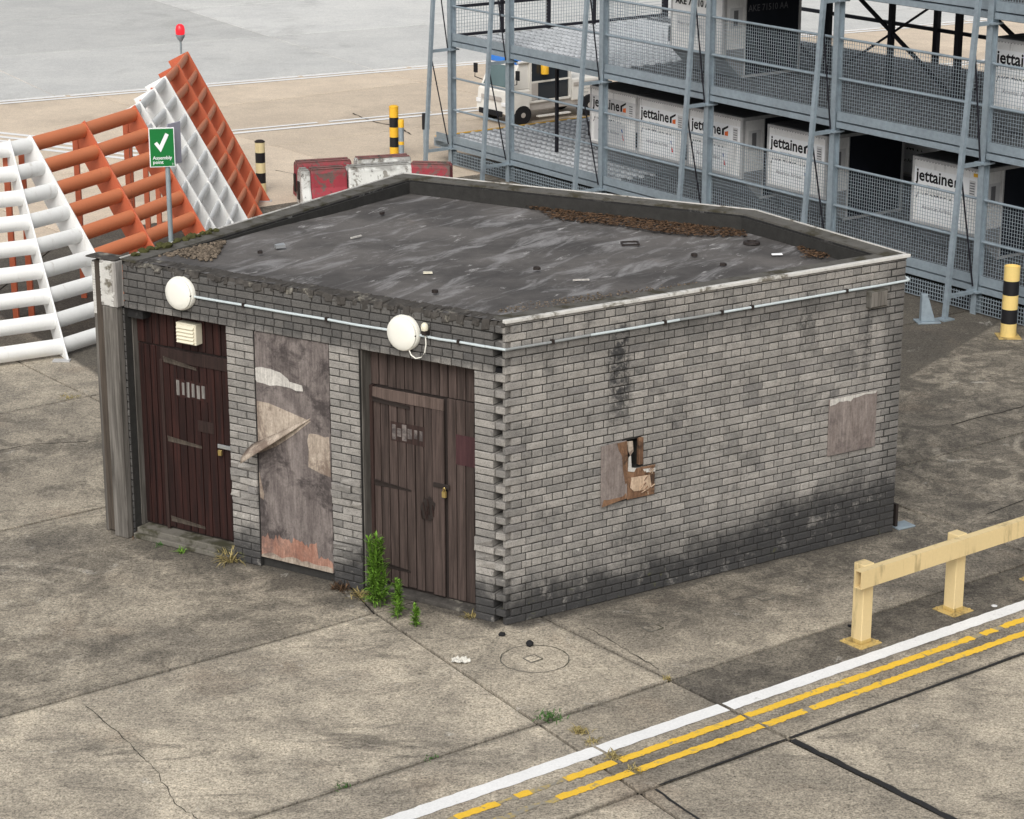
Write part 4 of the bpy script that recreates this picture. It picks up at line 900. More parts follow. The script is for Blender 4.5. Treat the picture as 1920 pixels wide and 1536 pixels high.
def fence_section(name, ks, mat, label, loc_k, colours, PROF=PROF):
    t0, f0, _, _ = rib_frame(loc_k); t = thing(name, label, 'fence', (f0.x, f0.y, 0), 0, 'sections of the jet blast fence'); o = t.location.copy()
    for i, k in enumerate(ks):
        tp_, ft, a, nr = rib_frame(k); L = (ft - tp_).length; side = a.cross(nr).normalized() * 0.011
        if colours[i]:
            p = [tp_ - a * 0.03, ft, ft - nr * 0.05 - Vector((0, 0, 0)), tp_ - nr * 0.37 + a * 0.06]
            back = ft - nr * 0.37; kk = back.z
            low = ft - nr * 0.37 - a * ((0.0 - back.z) / a.z if False else 0) ; 
            if back.z < 0: back = back + a * ((0.0 - back.z) / a.z)
            P = [tp_, ft, back, tp_ - nr * 0.37]
            b = MB(); b.hexa([q - o + side for q in P] + [q - o - side for q in P]); b.build('rib', M[colours[i]], t, bevel=.003)
            b = MB(); b.bar((tp_.x - .02 - o.x - nr.x * .2, tp_.y - o.y - nr.y * .2, FZ - .18), (tp_.x - .02 - o.x - nr.x * .2, tp_.y - o.y - nr.y * .2, 0.0), .075, .075, (0, 1, 0)); b.build('rear_post', M['fence_orange'], t)
            b = MB(); b.box(ft.x - o.x - .2, ft.x - o.x + .02, ft.y - o.y - .06, ft.y - o.y + .06, 0.002, .018); b.build('foot_plate', M['uld_frame'], t)
    for i in range(len(ks) - 1):
        t1, f1, a1, n1 = rib_frame(ks[i]); t2, f2, a2, n2 = rib_frame(ks[i + 1]); L1, L2 = (f1 - t1).length, (f2 - t2).length
        for j in range(NV):
            b = MB(); vs = []
            for d, al in PROF:
                for (tt, aa, nn, LL_) in ((t1, a1, n1, L1), (t2, a2, n2, L2)):
                    vs.append(tt + aa * (LL_ * (j + 0.0) / NV + al) + nn * (d - 0.012) - o)
            # two skins
            n = len(PROF); inner = []
            for d, al in PROF:
                for (tt, aa, nn, LL_) in ((t1, a1, n1, L1), (t2, a2, n2, L2)):
                    inner.append(tt + aa * (LL_ * (j + 0.0) / NV + al * 0.93) + nn * (d - 0.022) - o)
            dirv = (Vector(vs[1]) - Vector(vs[0])).normalized() * 0.012
            V = [v + (dirv if q % 2 == 0 else -dirv) for q, v in enumerate(vs)] + [v + (dirv if q % 2 == 0 else -dirv) for q, v in enumerate(inner)]
            fs = [(2 * q, 2 * q + 1, 2 * q + 3, 2 * q + 2) for q in range(n - 1)] + [(2 * n + 2 * q, 2 * n + 2 * q + 2, 2 * n + 2 * q + 3, 2 * n + 2 * q + 1) for q in range(n - 1)]
            fs += [(0, 2 * n, 2 * n + 1, 1), (2 * n - 2, 2 * n - 1, 4 * n - 1, 4 * n - 2)]
            for e in (0, 1): fs += [(2 * q + e, 2 * q + 2 + e, 2 * n + 2 * q + 2 + e, 2 * n + 2 * q + e) for q in range(n - 1)]
            b.add(V, fs); b.build('vane', M['fence_orange_skylit_faded' if mat == 'fence_orange' else mat], t, smooth=True)
    return t
W_, O_ = 'fence_white', 'fence_orange'
fence_section('blast_fence', ['m2', 'm1', 0, 1], W_, 'white section of slatted blast fence with rusty lowest vane', 0, [W_, W_, W_, W_], PROF_A)
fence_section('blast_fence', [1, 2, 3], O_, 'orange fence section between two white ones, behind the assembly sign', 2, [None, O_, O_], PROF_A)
fence_section('blast_fence', [3, 4, 5, 6], W_, 'white fence section of diamond-like cells between two orange sections', 5, [None, W_, W_, W_])
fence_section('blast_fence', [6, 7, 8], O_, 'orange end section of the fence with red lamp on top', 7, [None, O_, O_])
# red lamp on the end of the fence
tl = rib_frame(8)[0]; ol = thing('warning_lamp', 'lit red warning lamp on a thin stem on top of the fence', 'lamp', (tl.x - .12, tl.y + .05, tl.z - .05))
b = MB(); b.tube([(0, 0, 0), (0, 0, .2)], .018, 8); b.build('stem', M['post_grey'], ol)
b = MB(); b.lathe([(.02, .2), (.06, .26), (.075, .30), (.075, .315)], 14); b.build('holder', M['galv'], ol, smooth=True)
b = MB(); b.lathe([(.06, .316), (.075, .33), (.078, .40), (.065, .46), (.03, .49)], 16); b.build('lens', M['lit_red'], ol, smooth=True)

# ------------------------------------------------------------------ assembly sign
sp_ = Vector((-4.285, 9.05)); sg = thing('assembly_sign', 'green assembly point sign with white tick on a grey post', 'sign', (sp_.x, sp_.y, 0), R(10))
b = MB(); b.tube([(0, 0, 0), (0, 0, 2.98)], .032, 10); b.build('post', M['post_grey'], sg, smooth=True)
b = MB(); b.box(-.22, .10, -.048, -.034, 2.50, 3.00); bo = b.build('board', M['sign_white'], sg, bevel=.003)
b = MB(); b.box(-.208, .088, -.0505, -.0485, 2.512, 2.988); b.build('green_face', M['sign_green'], bo)
b = MB(); pts = [(-.155, 2.80), (-.12, 2.825), (-.088, 2.78), (-.01, 2.935), (.03, 2.91), (-.078, 2.69)]
b.add([(x, -.0525, z) for x, z in pts], [(0, 1, 2, 5), (2, 3, 4, 5)]); b.build('tick', M['sign_white'], bo, fix=False)
text('Assembly', .062, M['sign_white'], bo, -.18, -.0525, 2.60, bold=.001); text('point', .062, M['sign_white'], bo, -.18, -.0525, 2.545, bold=.001); text('2', .04, M['sign_white'], bo, .055, -.0525, 2.522)
b = MB(); Fq = lambda x, y, z: (x * .64 + y * .77 + .03, x * .77 - y * .64 + .04, z); b.box(-.02, .24, -.007, .007, 2.50, 3.03, Fq); b.build('rear_board', M['sign_back'], sg, bevel=.003)
b = MB(); b.box(-.045, .045, -.034, .045, 2.58, 2.62); b.box(-.045, .045, -.034, .045, 2.84, 2.88); b.build('clamp', M['galv'], sg)

# ------------------------------------------------------------------ bollards
def bollard(name, x, y, r, h, cols, label, cap=None, base=None, group=None):
    t = thing(name, label, 'bollard', (x, y, 0), 0, group); n = len(cols)
    for i, c in enumerate(cols):
        z0, z1 = h * i / n, h * (i + 1) / n; b = MB()
        if i == n - 1 and cap is None: b.lathe([(r, z0), (r, z1), (r - .012, z1), (r - .012, z1 - .03), (0.01, z1 - .03)], 24)
        else: b.lathe([(r, z0), (r, z1)], 24)
        b.build('band', M[c], t, smooth=True)
    if cap: b = MB(); b.lathe([(r + .004, h), (r + .004, h + .015), (r * .7, h + .035), (.01, h + .04)], 24); b.build('cap', M[cap], t, smooth=True)
    if base: b = MB(); b.box(-base, base, -base, base, 0.001, .015); b.build('base_plate', M['rail_dirty'], t)
    return t
bollard('bollard', 6.67, 10.0, 0.105, 0.97, ['bollard_light', 'bollard_black', 'bollard_light', 'bollard_black', 'bollard_light'], 'open-topped black and yellow bollard beside the mesh rack', base=.15)
bollard('bollard', -4.25, 19.35, 0.085, 0.88, ['bollard_cream', 'bollard_black', 'bollard_cream', 'bollard_black', 'bollard_cream'], 'black and cream capped bollard behind the orange fence end', cap='iron')
bollard('bollard', -2.12, 22.6, 0.085, 0.92, ['bollard_yellow', 'bollard_black', 'bollard_yellow', 'bollard_black', 'bollard_yellow'], 'black and yellow bollard behind the red and white barriers', cap='bollard_yellow')
gp = thing('marker_post', 'slim grey post with yellow top beside a black and yellow bollard', 'post', (-1.97, 22.2, 0))
b = MB(); b.tube([(0, 0, 0), (0, 0, .62)], .05, 12); b.build('shaft', M['galv'], gp, smooth=True); b = MB(); b.lathe([(.055, .62), (.055, .75), (.045, .765)], 14); b.build('top_band', M['bollard_yellow'], gp, smooth=True); b = MB(); b.lathe([(.053, .3), (.053, .36)], 14); b.build('low_band', M['bollard_yellow'], gp, smooth=True)
db = thing('electrical_box', 'small black box on a stand beside the rack end', 'box', (-1.55, 23.1, 0)); b = MB(); b.box(-.05, .05, -.05, .05, 0, .42); b.build('stand', M['galv'], db); b = MB(); b.box(-.07, .07, -.06, .06, .42, .72); b.build('body', M['bollard_black'], db, bevel=.008)

# ------------------------------------------------------------------ red and white barriers
def barrier_block(x, y, az_, L, col, topc, label, h=0.60):
    t = thing('safety_barrier', label, 'barrier', (x, y, 0), az_, 'chipped barriers behind the hut')
    prof = [(-.26, 0), (.26, 0), (.26, .12), (.17, .30), (.15, h - .05), (.11, h), (.045, h), (.03, h - .05), (-.03, h - .05), (-.045, h), (-.11, h), (-.15, h - .05), (-.17, .30), (-.26, .12)]
    b = MB(); n = len(prof); xs = [0, .03, L - .03, L]; sc = [.93, 1, 1, .93]
    vs = [(xx, p[0] * s, p[1] * (1 if s == 1 else .985)) for xx, s in zip(xs, sc) for p in prof]
    fs = [(i * n + k, (i + 1) * n + k, (i + 1) * n + (k + 1) % n, i * n + (k + 1) % n) for i in range(3) for k in range(n)] + [tuple(range(n)), tuple(range(3 * n + n - 1, 3 * n - 1, -1))]
    b.add(vs, fs); b.build('body', M[col], t, bevel=.008)
    for s in (-1, 1):
        b = MB(); b.box(.02, L - .02, s * .078 - .036, s * .078 + .036, h + .001, h + .018); b.build('top_ridge', M[topc], t, bevel=.006)
    b = MB(); b.box(-.03, .0, -.05, .05, .1, h - .2); b.build('coupling', M['iron'], t)
    return t
baz = math.atan2(0.32, 1.0)
barrier_block(-3.50, 18.35, baz, 0.16, 'bar_white', 'bar_white', 'narrow white end piece against the red barrier block')
barrier_block(-3.34, 18.40, baz, 0.62, 'bar_red', 'bar_red_top', 'dull red barrier block at the end beside the orange fence')
barrier_block(-2.72, 18.60, baz, 1.10, 'bar_white', 'bar_white', 'long chipped white barrier block between two red ones')
barrier_block(-1.66, 18.95, baz - .45, 0.70, 'bar_red', 'bar_red_top', 'dull red barrier block nearest the rack')
barrier_block(-3.62, 19.0, baz, 0.95, 'bar_red', 'bar_red_top', 'dull red barrier block in the rear row behind the others')
barrier_block(-2.62, 19.33, baz, 0.95, 'bar_white', 'bar_red_top', 'white barrier block in the rear row with reddish top')

# ------------------------------------------------------------------ guard rail on the right
gr0 = Vector((3.21, -.39)); gd = Vector((0.787, 0.617)); ga = math.atan2(gd.y, gd.x)
rl = thing('guard_rail', 'faded yellow box-beam guard rail on square posts beside the road lines', 'guard rail', (gr0.x, gr0.y, 0), ga)
PW = 0.065; HT = 0.775
for i in range(5):
    x = i * 1.235
    b = MB(); b.box(x - PW, x + PW, -PW, PW, .014, HT); p = b.build('post', M['rail_yellow'], rl, bevel=.006)
    b = MB(); b.box(x - .135, x + .135, -.135, .135, .002, .014); q = b.build('base_plate', M['rail_dirty'], rl, bevel=.003)
    b = MB(); b.box(x - PW - .004, x + PW + .004, -PW - .004, PW + .004, .0145, .05); b.build('weld_collar', M['rail_dirty'], rl, bevel=.004)
    for sx in (-1, 1):
        for sy in (-1, 1): b = MB(); b.lathe([(.014, .014), (.014, .028), (.006, .032)], 6, lambda a, c, d: (x + sx * .105 + a, sy * .105 + c, d)); b.build('bolt', M['rail_dirty'], q)
b = MB()   # hollow beam, open at the near end
y0, y1, z0, z1, th = -PW - .082, -PW - .001, HT - .175, HT - .008, .006; x0, x1 = -.19, 6.2
b.box(x0, x1, y0, y0 + th, z0, z1); b.box(x0, x1, y1 - th, y1, z0, z1); b.box(x0, x1, y0 + th, y1 - th, z1 - th, z1); b.box(x0, x1, y0 + th, y1 - th, z0, z0 + th); b.build('beam', M['rail_yellow'], rl)

# ------------------------------------------------------------------ steel brackets
def bracket(x, y, rz, label):
    t = thing('steel_bracket', label, 'bracket', (x, y, 0), rz)
    b = MB(); b.box(-.16, .16, -.12, .12, .002, .024); b.build('base_plate', M['galv'], t, bevel=.003)
    b = MB(); b.hexa([(-.10, -.05, .024), (.10, -.05, .024), (.10, .05, .024), (-.10, .05, .024), (-.10, -.04, .40), (-.02, -.04, .40), (-.02, .04, .40), (-.10, .04, .40)]); b.build('tapered_upright', M['galv'], t, bevel=.004)
    return t
bracket(5.72, 10.75, R(8), 'tapered galvanised bracket on a base plate in front of the rack')
bt = thing('angle_foot', 'galvanised base plate with dark angle at the foot of the far hut corner', 'bracket', (4.07, 2.66, 0), R(30))
b = MB(); b.box(-.11, .11, -.09, .09, .002, .02); b.build('base_plate', M['galv'], bt, bevel=.003)
b = MB(); b.box(-.10, -.07, -.02, .06, .02, .26); b.build('angle', M['iron'], bt)

# ------------------------------------------------------------------ the container rack
RP0 = Vector((-1.02, 21.76)); RU = Vector((0.57933, -0.81509)); RN = Vector((0.81509, 0.57933)); RA = math.atan2(RU.y, RU.x)
rk = thing('container_rack', 'galvanised multi-level container rack with mesh panels and raking struts', 'rack', (RP0.x, RP0.y, 0), RA)
D1, D2, D3 = 0.45, 2.31, 4.20; SX = [0.0, 1.80, 4.46, 7.14, 9.98, 12.93, 15.9]; DEP = 4.9
def ibeam(b, x, y, z0, z1, w=.10, d=.12, t=.012):
    b.box(x - w / 2, x + w / 2, y - d / 2, y - d / 2 + t, z0, z1); b.box(x - w / 2, x + w / 2, y + d / 2 - t, y + d / 2, z0, z1); b.box(x - t / 2, x + t / 2, y - d / 2 + t, y + d / 2 - t, z0, z1)
for i, s in enumerate(SX):
    b = MB(); ibeam(b, s, 0, 0.0, 5.6); b.build('post', M['galv'], rk)
    foot = Vector((s, -.60, 0)); b = MB(); b.bar(foot, (s, -.60 + .07 * 5.6, 5.6), .055, .07, (1, 0, 0)); b.build('raking_strut', M['galv'], rk)
    b = MB(); b.box(s - .09, s + .09, -.70, -.5, .001, .02); b.build('foot_plate', M['galv'], rk)
    for z in (D1 - .13, D2 - .2, D3 - .2):
        e = -.60 + .07 * z; b = MB(); b.bar((s, e, z), (s, -.06, z), .05, .05); b.box(s - .10, s + .10, -.10, .10, z - .012, z + .012); b.build('tie_bracket', M['galv'], rk)
    for z in (D1 - .1, D2 - .22):
        e = -.60 + .07 * (z + 1.75); b = MB(); b.tube([(s, e, z + 1.72), (s + .0, -.09, z + .05)], .013, 6); b.build('brace_rod', M['dark_steel'], rk)
    if True:
        for n in ((DEP,) if i < 2 else (DEP * .5, DEP)):
            b = MB(); b.box(s - .045, s + .045, n - .045, n + .045, 0.0, 5.6); b.build('back_post', M['dark_steel'], rk)
for n in (0.9,):
    b = MB(); b.box(1.96 - .025, 1.96 + .025, n - .025, n + .025, D1, D2); b.build('mid_post', M['dark_steel'], rk)
def deck(z, s0, s1, left):
    # plates, one per bay
    ed = [s0] + [s for s in SX if s0 + .3 < s < s1 - .3] + [s1]
    for a, c in zip(ed[:-1], ed[1:]):
        for n0, n1 in ((0.06, DEP / 2 - .003), (DEP / 2 + .003, DEP - .02)):
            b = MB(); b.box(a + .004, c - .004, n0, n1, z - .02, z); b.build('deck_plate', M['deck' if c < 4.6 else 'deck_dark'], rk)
        # edge beam, toe board along the front
        b = MB(); b.box(a + .051, c - .051, -.03, .055, z - .14, z - .06); b.build('edge_beam', M['galv'], rk)
        b = MB(); b.box(a + .051, c - .051, -.02, .0, z - .035, z + .095); b.build('toe_board', M['galv'], rk)
        b = MB(); b.box(a + .051, c - .051, .056, .10, z - .16, z - .022); b.build('joist', M['dark_steel'], rk)
        b = MB()
        for k in range(4): y = .8 + k * .95; b.box(a + .05, c - .05, y, y + .07, z - .14, z - .022)
        b.build('joist', M['dark_steel'], rk)
    b = MB(); bd_ = MB()
    for k in range(19):   # roller rows: bright at the open end, deck shade painted as darker colour further in
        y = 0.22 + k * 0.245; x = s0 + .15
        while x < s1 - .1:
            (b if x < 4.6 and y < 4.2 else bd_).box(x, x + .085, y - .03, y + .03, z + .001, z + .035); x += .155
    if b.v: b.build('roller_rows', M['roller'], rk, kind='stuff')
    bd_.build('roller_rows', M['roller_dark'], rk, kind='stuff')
    b = MB(); b.box(s0 - .0, s0 + .05, .06, DEP, z - .17, z - .022); b.build('edge_beam', M['galv'], rk)
deck(D1, -.55, 15.9, True); deck(D2, 0.0, 15.9, True); deck(D3, 5.2, 15.9, True)
def rails(z, bays, hi=(0.57, 1.15), mesh=True, n=0.0, m=()):
    for a, c in bays:
        for h in hi: b = MB(); b.tube([(a + .05, n, z + h), (c - .05, n, z + h)], .02, 8); b.build('guard_rail_tube', M['galv'], rk, smooth=True)
        if (a, c) in m:
            b = MB(); w = .0027
            for lo, up in ((.10, .55), (.59, 1.13)):
                y = n + .028; k = int((c - a - .12) / .048)
                for i in range(k + 1): x = a + .06 + i * (c - a - .12) / k; b.box(x - w, x + w, y - w, y + w, z + lo, z + up)
                k = int((up - lo) / .048)
                for i in range(k + 1): h = z + lo + i * (up - lo) / k; b.box(a + .06, c - .06, y - w * 2.2, y - w * 1.02, h - w, h + w)
            b.build('mesh_panel', M['galv_mesh'], rk, kind='stuff')
B = list(zip(SX[:-1], SX[1:]))
rails(D1, B, m=B[2:]); rails(D2, B, m=B[2:]); rails(D3, B[2:], m=B[3:])
for z, a, c in ((D1, -.0, 15.9),):   # wire skirt below the lowest deck
    b = MB(); w = .0045; k = int(15.8 / .05)
    for i in range(k): x = .06 + i * .05; b.box(x - w, x + w, -.012, -.012 + 2 * w, 0.03, z - .18)
    for i in range(5): h = .03 + i * .055; b.box(.06, 15.85, -.013 - 2 * w, -.0125, h - w, h + w)
    b.build('wire_skirt', M['galv_mesh'], rk, kind='stuff'); b = MB(); b.box(.05, 15.85, .06, .08, .02, z - .21); b.build('plinth_panel', M['interior'], rk)
# end rails at the left of the upper deck, dark
for z, nn in ((D2, (0.04, 0.55, 1.15)),):
    for h in nn: b = MB(); b.box(-.02, .03, .08, DEP, z + h - .025, z + h + .025); b.build('end_rail', M['dark_steel'], rk)
    for y in (1.1, 2.15, 3.2, DEP): b = MB(); b.box(-.03, .03, y - .03, y + .03, z, z + 1.17); b.build('end_rail_post', M['dark_steel'], rk)
    b = MB(); w = .003
    k = 70
    for i in range(k): y = .1 + i * .06; b.box(-w, w, y - w, y + w, z + .06, z + 1.12)
    for i in range(18): h = z + .06 + i * .06; b.box(.004, .004 + 2 * w, .1, DEP - .05, h - w, h + w)
    b.build('end_mesh', M['galv_mesh'], rk, kind='stuff')
b = MB(); b.box(-.57, -.5, .0, DEP, D1 + .001, D1 + .012); b.build('yellow_edge', M['bollard_yellow'], rk)
b = MB(); b.box(-.56, -.02, -.03, .055, D1 - .17, D1 - .022); b.build('edge_beam', M['galv'], rk)
# dark frames and diagonal braces at the back of the upper level
for a, c in B[1:]:
    for h in (D2 + .55, D2 + 1.15): b = MB(); b.box(a + .05, c - .05, DEP - .025, DEP + .025, h - .03, h + .03); b.build('back_rail', M['dark_steel'], rk)
for a, c in B[2:]:
    for y in (DEP * .5,):
        b = MB(); b.bar((a + .06, y, D2 + 1.7), (c - .06, y, D2 + .05), .05, .05); b.build('diagonal_brace', M['dark_steel'], rk)
        b = MB(); b.bar((c - .06, y + .06, D2 + 1.7), (a + .06, y + .06, D2 + .05), .03, .03); b.build('diagonal_brace', M['dark_steel'], rk)
    b = MB(); b.box((a + c) / 2 - .04, (a + c) / 2 + .04, DEP * .5 - .04, DEP * .5 + .04, D2, D3 - .2); b.build('mid_post', M['dark_steel'], rk)
for a, c in B:
    b = MB(); b.bar((a + .06, DEP, D1 + .1), (c - .06, DEP, D2 - .2), .05, .05); b.build('diagonal_brace', M['dark_steel'], rk)
    b = MB(); b.box(a, c, DEP - .03, DEP + .03, D2 - .18, D2 - .022); b.build('back_beam', M['dark_steel'], rk)

# ------------------------------------------------------------------ air cargo containers
def container(s, n, zdeck, code, label, wid=1.32, sticker=True, sidelabel=True, old=False, dark=False, yellow=False):
    p = RP0 + RU * s + RN * n
    t = thing('cargo_container', label, 'container', (p.x, p.y, zdeck + .04), RA, 'white containers on the rack')
    H = 1.34; zc = .37; ov = .40; dp = 1.62
    prof = [(ov, 0), (dp, 0), (dp, H), (0, H), (0, zc)]
    b = MB(); n_ = len(prof); b.add([(0, y, z) for y, z in prof] + [(wid, y, z) for y, z in prof], [tuple(range(n_)), tuple(range(2 * n_ - 1, n_ - 1, -1))] + [(i, (i + 1) % n_, n_ + (i + 1) % n_, n_ + i) for i in range(n_)])
    b.build('shell', M['uld_alu_shaded'], t)
    b = MB(); b.box(.036, wid - .036, -.0008, 0.004, zc + .036, H - .041); b.build('front_panel', M['ulds'], t)
    b = MB(); b.box(wid + .0005, wid + .004, .46, dp - .052, .045, H - .055); b.build('door_curtain', M['curtain'], t)
    b = MB(); b.box(wid + .0005, wid + .003, .052, .44, zc + .1, H - .055); b.build('side_panel', M['ulds'], t)
    b = MB(); b.box(.02, wid - .02, .02, dp - .02, H + .001, H + .012); b.build('roof_sheet', M['uld_roof'], t)
    fr = [(0, .0, H - .04, wid, H), (0, 0, zc, wid, zc + .035)]
    for i, (x0, _, z0, x1, z1) in enumerate(fr): b = MB(); b.box(x0, x1, -.012, 0.0, z0, z1); b.build('frame_rail', M['uld_frame'], t)
    for x in (0, wid - .035): b = MB(); b.box(x, x + .035, -.012, 0.0, zc + .036, H - .041); b.build('frame_rail', M['uld_frame'], t)
    # rivets along the top rail
    b = MB()
    for i in range(22): x = .05 + i * (wid - .1) / 21; b.box(x - .006, x + .006, -.016, -.012, H - .05, H - .04)
    b.build('rivets', M['ink_grey'], t, kind='stuff')
    # side face: frame and sticker
    for y0, y1, z0, z1 in ((0.0, dp, H - .05, H), (0.0, .05, zc, H - .051), (dp - .05, dp, 0, H - .051), (ov, dp - .051, 0, .04), (.44, .46, .05, H - .051)):
        b = MB(); b.box(wid, wid + .012, y0, y1, z0, z1); b.build('frame_rail', M['uld_frame'], t)
    b = MB(); b.box(wid + .0035, wid + .006, .12, .38, .80, 1.12); b.build('side_sticker', M['sticker_old'], t)
    b = MB(); b.box(wid + .0065, wid + .008, .2, .29, .84, 1.08); b.build('side_barcode', M['ink_grey'], t)
    b = MB(); b.bar((-.02, -.01, zc + .1), (-.02, -.01, zc + .35), .03, .03, (1, 0, 0)); b.build('latch', M['ink'], t)
    if not sticker:
        text(code, .15, M['ink'], t, .12, -.014, H - .24, bold=.004); text(code, .15, M['ink_grey'], t, wid + .0045, .5, H - .3, rz=math.pi / 2, sx=.9); b = MB(); b.box(.14, .9, -.004, -.001, zc + .28, zc + .55); q = b.build('airline_label', M['sticker_old'], t)
        text('American Airlines', .085, M['ink_grey'], q, .17, -.006, zc + .40); return t
    ms = M['sticker_old'] if old else M['sticker']
    b = MB(); b.box(.045, wid - .045, -.004, -.001, H - .46, H - .15); q = b.build('name_label', ms, t)
    text('jettaine', .245, M['ink'], q, .08, -.0065, H - .335, bold=.006, sx=1.0)
    b = MB(); b.add([(x, -.0065, z) for x, z in ((.835, H - .335), (.835, H - .235), (.985, H - .165), (.985, H - .20), (.885, H - .25), (.885, H - .335))], [(0, 1, 4, 5), (1, 2, 3, 4)]); b.build('name_stroke', M['ink'], q, fix=False)
    b = MB(); b.add([(x, -.0065, z) for x, z in ((.905, H - .335), (.985, H - .335), (.985, H - .255), (.905, H - .275))], [(0, 1, 2, 3)]); b.build('name_square', M['ink_orange'], q, fix=False)
    text('Engineering in Motion', .03, M['ink_grey'], q, .3, -.0065, H - .40)
    b = MB(); b.box(wid - .22, wid - .10, -.0065, -.0045, H - .43, H - .18); lb = b.build('bar_label', M['sticker_old'], q)
    for i in range(6): b = MB(); z = H - .41 + i * .037; b.box(wid - .205, wid - .115, -.008, -.0068, z, z + random.uniform(.008, .018)); b.build('bar', M['ink_grey'], lb)
    text(code, .13, M['ink'], t, .09, -.0035, H - .60, bold=.0015)
    b = MB(); b.box(.12, .98, -.004, -.001, zc + .07, zc + .43); q = b.build('airline_label', ms, t)
    text('American Airlines', .088, M['ink_grey'], q, .22, -.0065, zc + .23, sx=.92)
    b = MB(); b.add([(x, -.0065, z) for x, z in ((.89, zc + .27), (.92, zc + .22), (.945, zc + .15), (.90, zc + .17))], [(0, 1, 2, 3)]); b.build('red_mark', M['ink_red'], q, fix=False)
    b = MB(); b.add([(x, -.0065, z) for x, z in ((.86, zc + .34), (.885, zc + .34), (.91, zc + .285), (.885, zc + .28))], [(0, 1, 2, 3)]); b.build('blue_mark', M['ink_blue'], q, fix=False)
    if yellow: b = MB(); b.box(wid - .15, wid - .06, -.004, -.001, H - .12, H - .07); b.build('yellow_label', M['bollard_yellow'], t)
    return t
container(3.26, .65, D1, 'AKE 15053 AA', 'grey-stained white container at the open end of the rack', 1.28, old=True)
container(4.57, .65, D1, 'AKE 73480 AA', 'white container between two others, marked AKE 73480 AA', 1.26)
container(5.88, .65, D1, 'AKE 79431 AA', 'white container with an empty bay on one side, marked AKE 79431 AA', 1.32)
container(7.80, .65, D1, 'AKE 71762 AA', 'single white container marked AKE 71762 AA', 1.34)
container(10.95, .65, D1, 'AKE 23255 AA', 'white container with yellow label marked AKE 23255 AA', 1.34, yellow=True)
container(14.2, .65, D1, 'AKE 70614 AA', 'white container in the end bay of the lower rack deck', 1.32)
container(11.3, 2.95, D1, 'AKE 70268 AA', 'shaded container standing behind the one marked AKE 23255 AA', 1.32)
container(5.35, .68, D2, 'AKE 71510 AA', 'pale grey container on the open part of the upper deck', 1.30, sticker=False)
container(8.0, 2.95, D1, 'AKE 70477 AA', 'added container filling the dark behind the empty bay, beside the one marked AKE 71762 AA', 1.32)  # added back row, blocks the bright gap so the rack stays dark
container(9.5, 2.95, D1, 'AKE 70915 AA', 'added container closing the bright gap deep in the lower deck bay', 1.32)  # also added to close the back and keep the interior dark
container(12.36, .65, D2, 'AKE 79310 AA', 'white container marked AKE 79310 AA on the upper deck', 1.32)
# blue crate
bc = RP0 + RU * 12.75 + RN * 1.5; ct = thing('blue_crate', 'dark blue bin behind the mesh on the lower deck', 'crate', (bc.x, bc.y, D1 + .04), RA)
b = MB(); b.hexa([(0, 0, 0), (.42, 0, 0), (.42, .4, 0), (0, .4, 0), (-.03, -.03, .62), (.45, -.03, .62), (.45, .43, .62), (-.03, .43, .62)]); b.build('body', M['ink_blue'], ct, bevel=.01); b = MB(); b.box(-.05, .47, -.05, .45, .622, .66); b.build('rim', M['ink_blue'], ct, bevel=.006)

# ------------------------------------------------------------------ baggage tractor
tv = Vector((-0.78, -0.62)).normalized(); ta = math.atan2(tv.y, tv.x)
tr = thing('baggage_tractor', 'white airport baggage tractor with blue cab roof behind the rack', 'tractor', (0.62, 26.80, 0), ta)
# local x forward, y to its left; the camera sees front and its left... side facing -y world
def tb_(x0, x1, y0, y1, z0, z1, mat, name, bev=.02): b = MB(); b.box(x0, x1, y0, y1, z0, z1); return b.build(name, M[mat], tr, bevel=bev)
tb_(-1.35, 1.25, -.52, .52, .30, .52, 'veh_grey', 'chassis')
fr_ = MB(); fr_.hexa([(.72, -.58, .26), (1.38, -.58, .26), (1.38, .58, .26), (.72, .58, .26), (.72, -.58, .86), (1.33, -.56, .86), (1.33, .56, .86), (.72, .58, .86)]); fr_.build('front_hood', M['veh_white'], tr, bevel=.04)
tb_(1.385, 1.42, -.42, .42, .22, .36, 'rubber', 'bumper'); tb_(1.381, 1.395, -.35, .35, .60, .70, 'veh_grey', 'grille', .004)
for y in (-.45, .45): tb_(1.375, 1.40, y - .08, y + .08, .48, .58, 'sign_white', 'headlight', .01)
b = MB(); b.hexa([(.74, -.55, .861), (1.28, -.53, .861), (1.28, .53, .861), (.74, .55, .861), (.74, -.52, 1.5), (1.02, -.50, 1.5), (1.02, .50, 1.5), (.74, .52, 1.5)]); cb = b.build('cab_front', M['veh_white'], tr, bevel=.02)
b = MB(); b.hexa([(1.262, -.42, .93), (1.275, -.42, .93), (1.275, .42, .93), (1.262, .42, .93), (1.06, -.40, 1.42), (1.073, -.40, 1.42), (1.073, .40, 1.42), (1.06, .40, 1.42)]); b.build('windscreen', M['glass_teal'], cb)
for y in (-.54, .54):
    for x in (-.42, .72): b = MB(); b.box(x - .03, x + .03, y - .025, y + .025, .52, 1.5); b.build('cab_pillar', M['veh_white'], tr)
    tb_(-.42, .72, y - .02, y + .02, .50, .56, 'veh_white', 'door_sill', .004); tb_(-.36, .64, y - .012, y + .012, .57, .98, 'glass_dark', 'door_pane', .003); tb_(-.36, .66, y - .008, y + .008, 1.035, 1.49, 'glass_dark', 'upper_pane', .003); tb_(-.40, .70, y - .016, y + .016, .985, 1.03, 'veh_white', 'door_rail', .003)
    tb_(.50, .70, y - .018, y + .018, .57, .98, 'veh_grey', 'door_panel', .003)
tb_(-.45, 1.05, -.58, .58, 1.50, 1.56, 'veh_white', 'cab_roof', .02)
